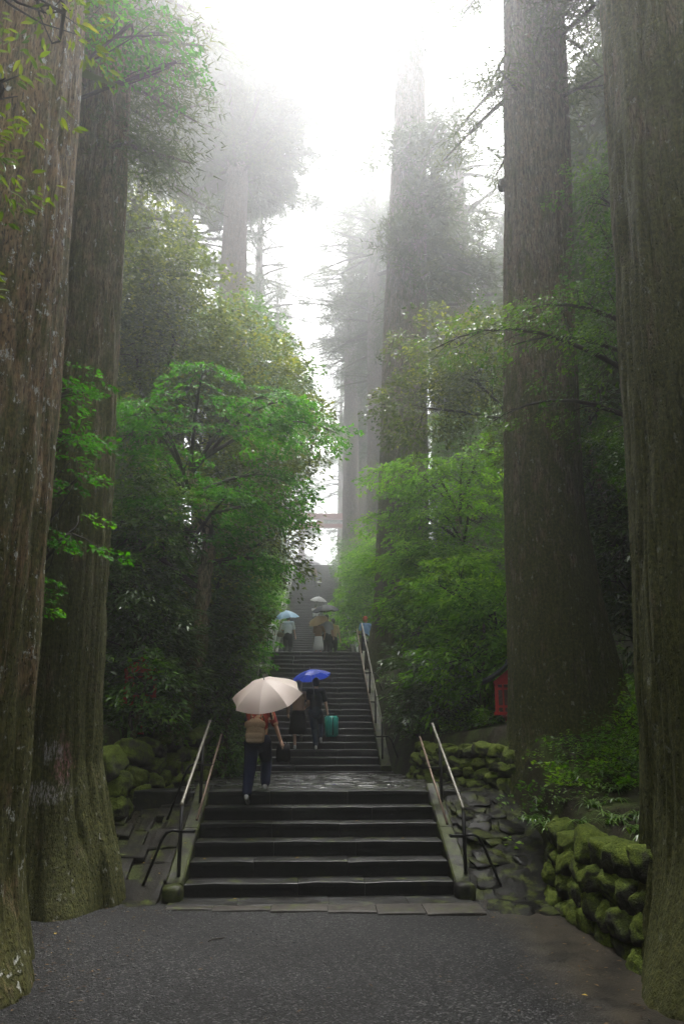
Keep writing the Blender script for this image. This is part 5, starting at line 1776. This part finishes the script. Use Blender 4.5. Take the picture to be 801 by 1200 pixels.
obj('carry_strap', m.mesh('carry_strap', True), M['c_black'], tb)
tb.scale = (.72, .8, .8)
tb.location.z += .085

# couple on the middle flight
def step2(kk):
    return ZB2 + kk * R2


z3 = step2(3)
person('person in brown top, dark skirt and pale head scarf climbing beside the suitcase carrier', (-.45, 17.02, z3), R(4), 1.63,
       [(-.07, -.02, 0), (.09, .16, .26, 1)], [(-.24, .06, .86), (.20, .26, 1.02)], 'c_brown', 'c_black', 'shoe', 'long', 'scarf', .012, .06, 'skirt', hairmat='c_beige')
person('person in dark shirt and jeans carrying a teal suitcase under the blue umbrella', (-.02, 16.98, z3), R(-3), 1.70,
       [(.01, -.03, 0), (.12, .14, .19, 1)], [(-.10, .30, 1.22), (.30, .03, .80)], 'c_dkshirt', 'c_jeans', 'shoe', 'short', 'short', .012, .06)
umbrella('bright blue umbrella shared by the pair on the middle flight', (-.17, 16.98, 3.50), (-.18, .10, 1), .50, .20, 'u_blue', .70, 8, True)
sc = tag(empty('suitcase', (.36, 16.98, 1.84), R(18)), 'teal hard shell suitcase carried up the middle flight', 'suitcase')
bm = bmesh.new()
bmesh.ops.create_cube(bm, size=1.0)
bmesh.ops.scale(bm, vec=(.30, .22, .50), verts=bm.verts)
bmesh.ops.bevel(bm, geom=bm.edges[:], offset=.035, segments=3, affect='EDGES')
me = bpy.data.meshes.new('shell')
bm.to_mesh(me)
bm.free()
for v in me.vertices:
    v.co.z += .29
me.polygons.foreach_set('use_smooth', np.ones(len(me.polygons), dtype=bool))
obj('shell', me, M['teal'], sc)
for xk in (-.10, -.05, .05, .10):
    m = MB()
    m.box((xk, -.112, .29), (.018, .008, .42))
    obj('rib', m.mesh('rib'), M['teal'], sc)
m = MB()
m.box((.0, -.112, .29), (.03, .006, .42))
obj('zip_band', m.mesh('zip_band'), M['teal_dk'], sc)
m = MB()
m.tube([(-.07, 0, .54), (-.06, 0, .59), (.06, 0, .59), (.07, 0, .54)], .011, 6)
obj('carry_handle', m.mesh('carry_handle', True), M['teal_dk'], sc)
for a in (-1, 1):
    for b in (-1, 1):
        m = MB()
        m.tube([(a * .10 - .012, b * .07, .022), (a * .10 + .012, b * .07, .022)], .026, 10)
        obj('wheel', m.mesh('wheel', True), M['teal_dk'], sc)

# walkers on the upper landing
zl = Z2
N0 = [(-.09, -.05, 0), (.09, .08, 0)]
person('person in loose white shirt and dark shorts under the light blue umbrella', (-1.02, 24.9, zl), R(-5), 1.62, N0, [(-.10, .25, 1.2), (.27, .08, .80)], 'c_white', 'c_charcoal', 'shoe_dark', 'short', 'short', .016, .04, wide=1.1)
umbrella('light blue umbrella over the loose white shirt', (-1.10, 24.9, 6.42), (-.12, -.15, 1), .47, .28, 'u_sky', .68, 8, False)
person('person in white hooded top at the leafy edge of the upper landing', (-1.66, 24.9, zl), R(8), 1.5, N0, [(-.2, .15, .95), (.2, .2, .95)], 'c_white', 'c_white', 'shoe_dark', 'long', 'hat', .016, .04, hairmat='c_white')
tote2 = tag(empty('shoulder_bag', (-1.28, 24.75, zl + .8), .2), 'small dark shoulder bag at the side of the white shirt', 'bag')
m = MB()
m.add(*capsule_vf((-.05, 0, .06), (.05, 0, .06), .09, .09, .45))
obj('bag_body', m.mesh('bag_body', True), M['c_strap'], tote2)
m = MB()
m.tube([(-.10, 0, .12), (.02, .06, .45), (.14, .10, .52)], .01, 5)
obj('strap', m.mesh('strap', True), M['c_strap'], tote2)
person('person in grey shirt and black trousers holding a charcoal umbrella', (.40, 25.1, zl), R(-4), 1.66, N0, [(-.02, .26, 1.2), (.25, .06, .80)], 'c_greyshirt', 'c_charcoal', 'shoe_dark', 'short', 'short', .016, .04)
umbrella('charcoal umbrella over the grey shirt on the upper landing', (.35, 25.1, 6.68), (-.08, -.12, 1), .56, .24, 'u_black', .75, 8, False)
person('person in white skirt and dark top beneath a beige umbrella', (.10, 24.9, zl), R(4), 1.45, N0, [(-.05, .25, 1.05), (.22, .1, .8)], 'c_brown', 'c_white', 'shoe_dark', 'short', 'bob', .016, .04, 'skirt')
umbrella('small beige umbrella tilted between grey shirt and white skirt', (.02, 24.95, 6.2), (-.35, -.45, .8), .40, .2, 'u_beige', .6, 8, False)
person('person in pale yellow shirt just ahead of the grey shirted walker', (.66, 25.7, zl), R(0), 1.62, N0, [(-.1, .2, 1.0), (.27, .06, .80)], 'c_yellowish', 'c_charcoal', 'shoe_dark', 'short', 'short', .016, .04)
person('person in light blue shirt and orange cap partly behind the great trunk', (1.86, 25.2, zl), R(10), 1.62, N0, [(-.25, .1, .85), (.25, .1, .85)], 'c_skyblue', 'c_navy', 'shoe_dark', 'short', 'hat', .016, .04, hairmat='c_orange')


def step3(y):
    return Z2 + (math.floor((y - D3) / T3) + 1) * R3


yv = 36.0
person('person in white blouse on the upper flight below the white umbrella', (.02, yv, step3(yv)), R(0), 1.60, [(-.09, -.03, 0), (.09, .10, 0)], [(.08, .26, 1.2), (-.2 + .45, .06, .80)], 'c_white', 'c_greytop', 'shoe', 'short', 'short', .02, .04)
umbrella('white umbrella carried up the lower part of the upper flight', (.20, yv, step3(yv) + 2.02), (.1, -.25, 1), .46, .24, 'u_white', .7, 8, False)
person('person in grey top beside the white blouse on the upper flight', (.48, yv - .45, step3(yv - .45)), R(0), 1.58, [(-.09, -.03, 0), (.09, .10, 0)], [(-.25, .1, .8), (.25, .06, .80)], 'c_greytop', 'c_charcoal', 'shoe', 'short', 'short', .02, .04)
yv = 50.0
person('person in dark clothes high on the upper flight', (-.10, yv, step3(yv)), R(0), 1.62, [(-.09, -.03, 0), (.09, .10, 0)], [(.08, .26, 1.2), (.25, .06, .80)], 'c_brown', 'c_charcoal', 'shoe_dark', 'short', 'short', .02, .04)
umbrella('faint grey umbrella highest on the upper flight', (-.02, yv, step3(yv) + 2.0), (.05, -.1, 1), .48, .24, 'u_grey', .7, 8, False)

# ------------------------------------------------------------------ needle and leaf litter (nobody could count it)
nl_ = 1500
lx = rng.uniform(-3.4, 2.7, nl_)
ly = rng.uniform(4.4, 8.4, nl_)
edge_ = np.minimum(np.abs(lx + 2.2), np.abs(lx - 2.2))
kp = rng.random(nl_) < np.where(edge_ < .6, .8, .10)
lx, ly = lx[kp], ly[kp]
lz = .022 + .03 * (fbm(np.stack([lx * .8, ly * .8, lx * 0], -1), 11, 3) - .5)
bx = rng.uniform(2.75, 4.6, 700)
by = rng.uniform(6.4, 11.5, 700)
ra_ = rng.uniform(.75, 1.5, 900)
an_ = rng.uniform(-np.pi, np.pi, 900)
wh_ = rng.integers(0, 3, 900)
fx = np.array([-3.3, -3.35, 3.5])[wh_] + ra_ * np.cos(an_)
fy = np.array([6.1, 8.75, 5.9])[wh_] + ra_ * np.sin(an_)
in_ = (fx > -4.5) & (fx < 2.65) & (fy < 8.6)
fx, fy = fx[in_], fy[in_]
fz = .022 + .03 * (fbm(np.stack([fx * .8, fy * .8, fx * 0], -1), 11, 3) - .5)
lx, ly, lz = np.r_[lx, bx, fx], np.r_[ly, by, fy], np.r_[lz, terrain_h(bx, by) + .012, fz]
T_LIT = [np.array([[(0, 0, 0), (.5, .16, .12), (1, 0, .05), (.5, -.16, .12)]]), np.array([[(0, 0, 0), (.5, .035, .05), (1, 0, .02), (.5, -.035, .05)]])]
me = build_sprays('leaf_litter', np.stack([lx, ly, lz], 1), rng.uniform(0, 6.28, len(lx)), rng.normal(0, .12, len(lx)), rng.uniform(.02, .06, len(lx)), T_LIT, 9)
M['litter'] = mat_leaf('leaf_litter', [(.0, (.03, .018, .008)), (.6, (.10, .06, .025)), (1, (.25, .15, .05))], .1, .5, .3)
tag(obj('leaf_litter', me, M['litter']), 'brown needles and dead leaves along the gravel edges and bank', 'leaf litter', kind='stuff')

# ------------------------------------------------------------------ fallen leaves and twig
lm_ = mesh_from('fallen_leaf', np.array([(0, 0, 0), (.45, .28, .10), (1, 0, .03), (.45, -.28, .10)]) * .05, [(0, 1, 2), (0, 2, 3)])
M['fallen'] = mat_plain('fallen_leaf_yellow', (.45, .30, .03), .5, .3)
lm_.materials.append(M['fallen'])
lab = 'small yellow fallen leaf on wet stone or gravel by the lower steps'
spots = [(-1.02, D1 - .15, .045), (-1.45, D1 + T1 * 1.5, 2 * R1 + .006), (-.9, D1 + T1 * 2.5, 3 * R1 + .006), (-.3, D1 + T1 * 1.6, 2 * R1 + .006), (.55, D1 + T1 * 3.6, 4 * R1 + .006), (1.1, D1 + T1 * 2.6, 3 * R1 + .006),
         (-1.95, 9.0, .27), (-2.1, 9.3, .40), (-1.75, 9.4, .56), (1.95, 5.55, .03), (-2.6, 7.4, .03), (-2.2, 9.2, .36), (-.6, D1 + T1 * 4.5, 5 * R1 + .006)]
for i, (x, y, z) in enumerate(spots):
    o = obj('fallen_leaf', lm_, None, None, (x, y, z), (0, 0, i * 2.4), None)
    s_ = .8 + .5 * rng.random()
    o.scale = (s_, s_, s_)
    tag(o, lab, 'leaf', 'yellow leaves fallen round the lower steps')
m = MB()
m.tube([(-.09, 0, 0), (-.03, .012, .012), (.04, .0, .010), (.09, .03, .004)], [.004, .007, .006, .003], 6)
tag(obj('twig', m.mesh('twig', True), M['twig'], None, (-.99, 7.12, .022), (0, 0, .5)), 'short dark twig lying alone on the gravel', 'twig')

# ------------------------------------------------------------------ haze
v, f = box_vf((0, 50, 22.2), (92, 132, 51.6))
hm = bpy.data.materials.new('haze')
hm.use_nodes = True
hm.node_tree.nodes.clear()
ho = hm.node_tree.nodes.new('ShaderNodeOutputMaterial')
hv = hm.node_tree.nodes.new('ShaderNodeVolumePrincipled')
hv.inputs['Color'].default_value = (.97, .98, 1.0, 1)
hv.inputs['Density'].default_value = HAZE
hv.inputs['Anisotropy'].default_value = 0.86
hm.node_tree.links.new(hv.outputs[0], ho.inputs['Volume'])
try:
    hm.cycles.homogeneous_volume = True
except Exception:
    pass
hz_ = obj('haze', mesh_from('haze', v, f), hm)
tag(hz_, 'white mountain mist filling the forest', 'haze', kind='stuff')
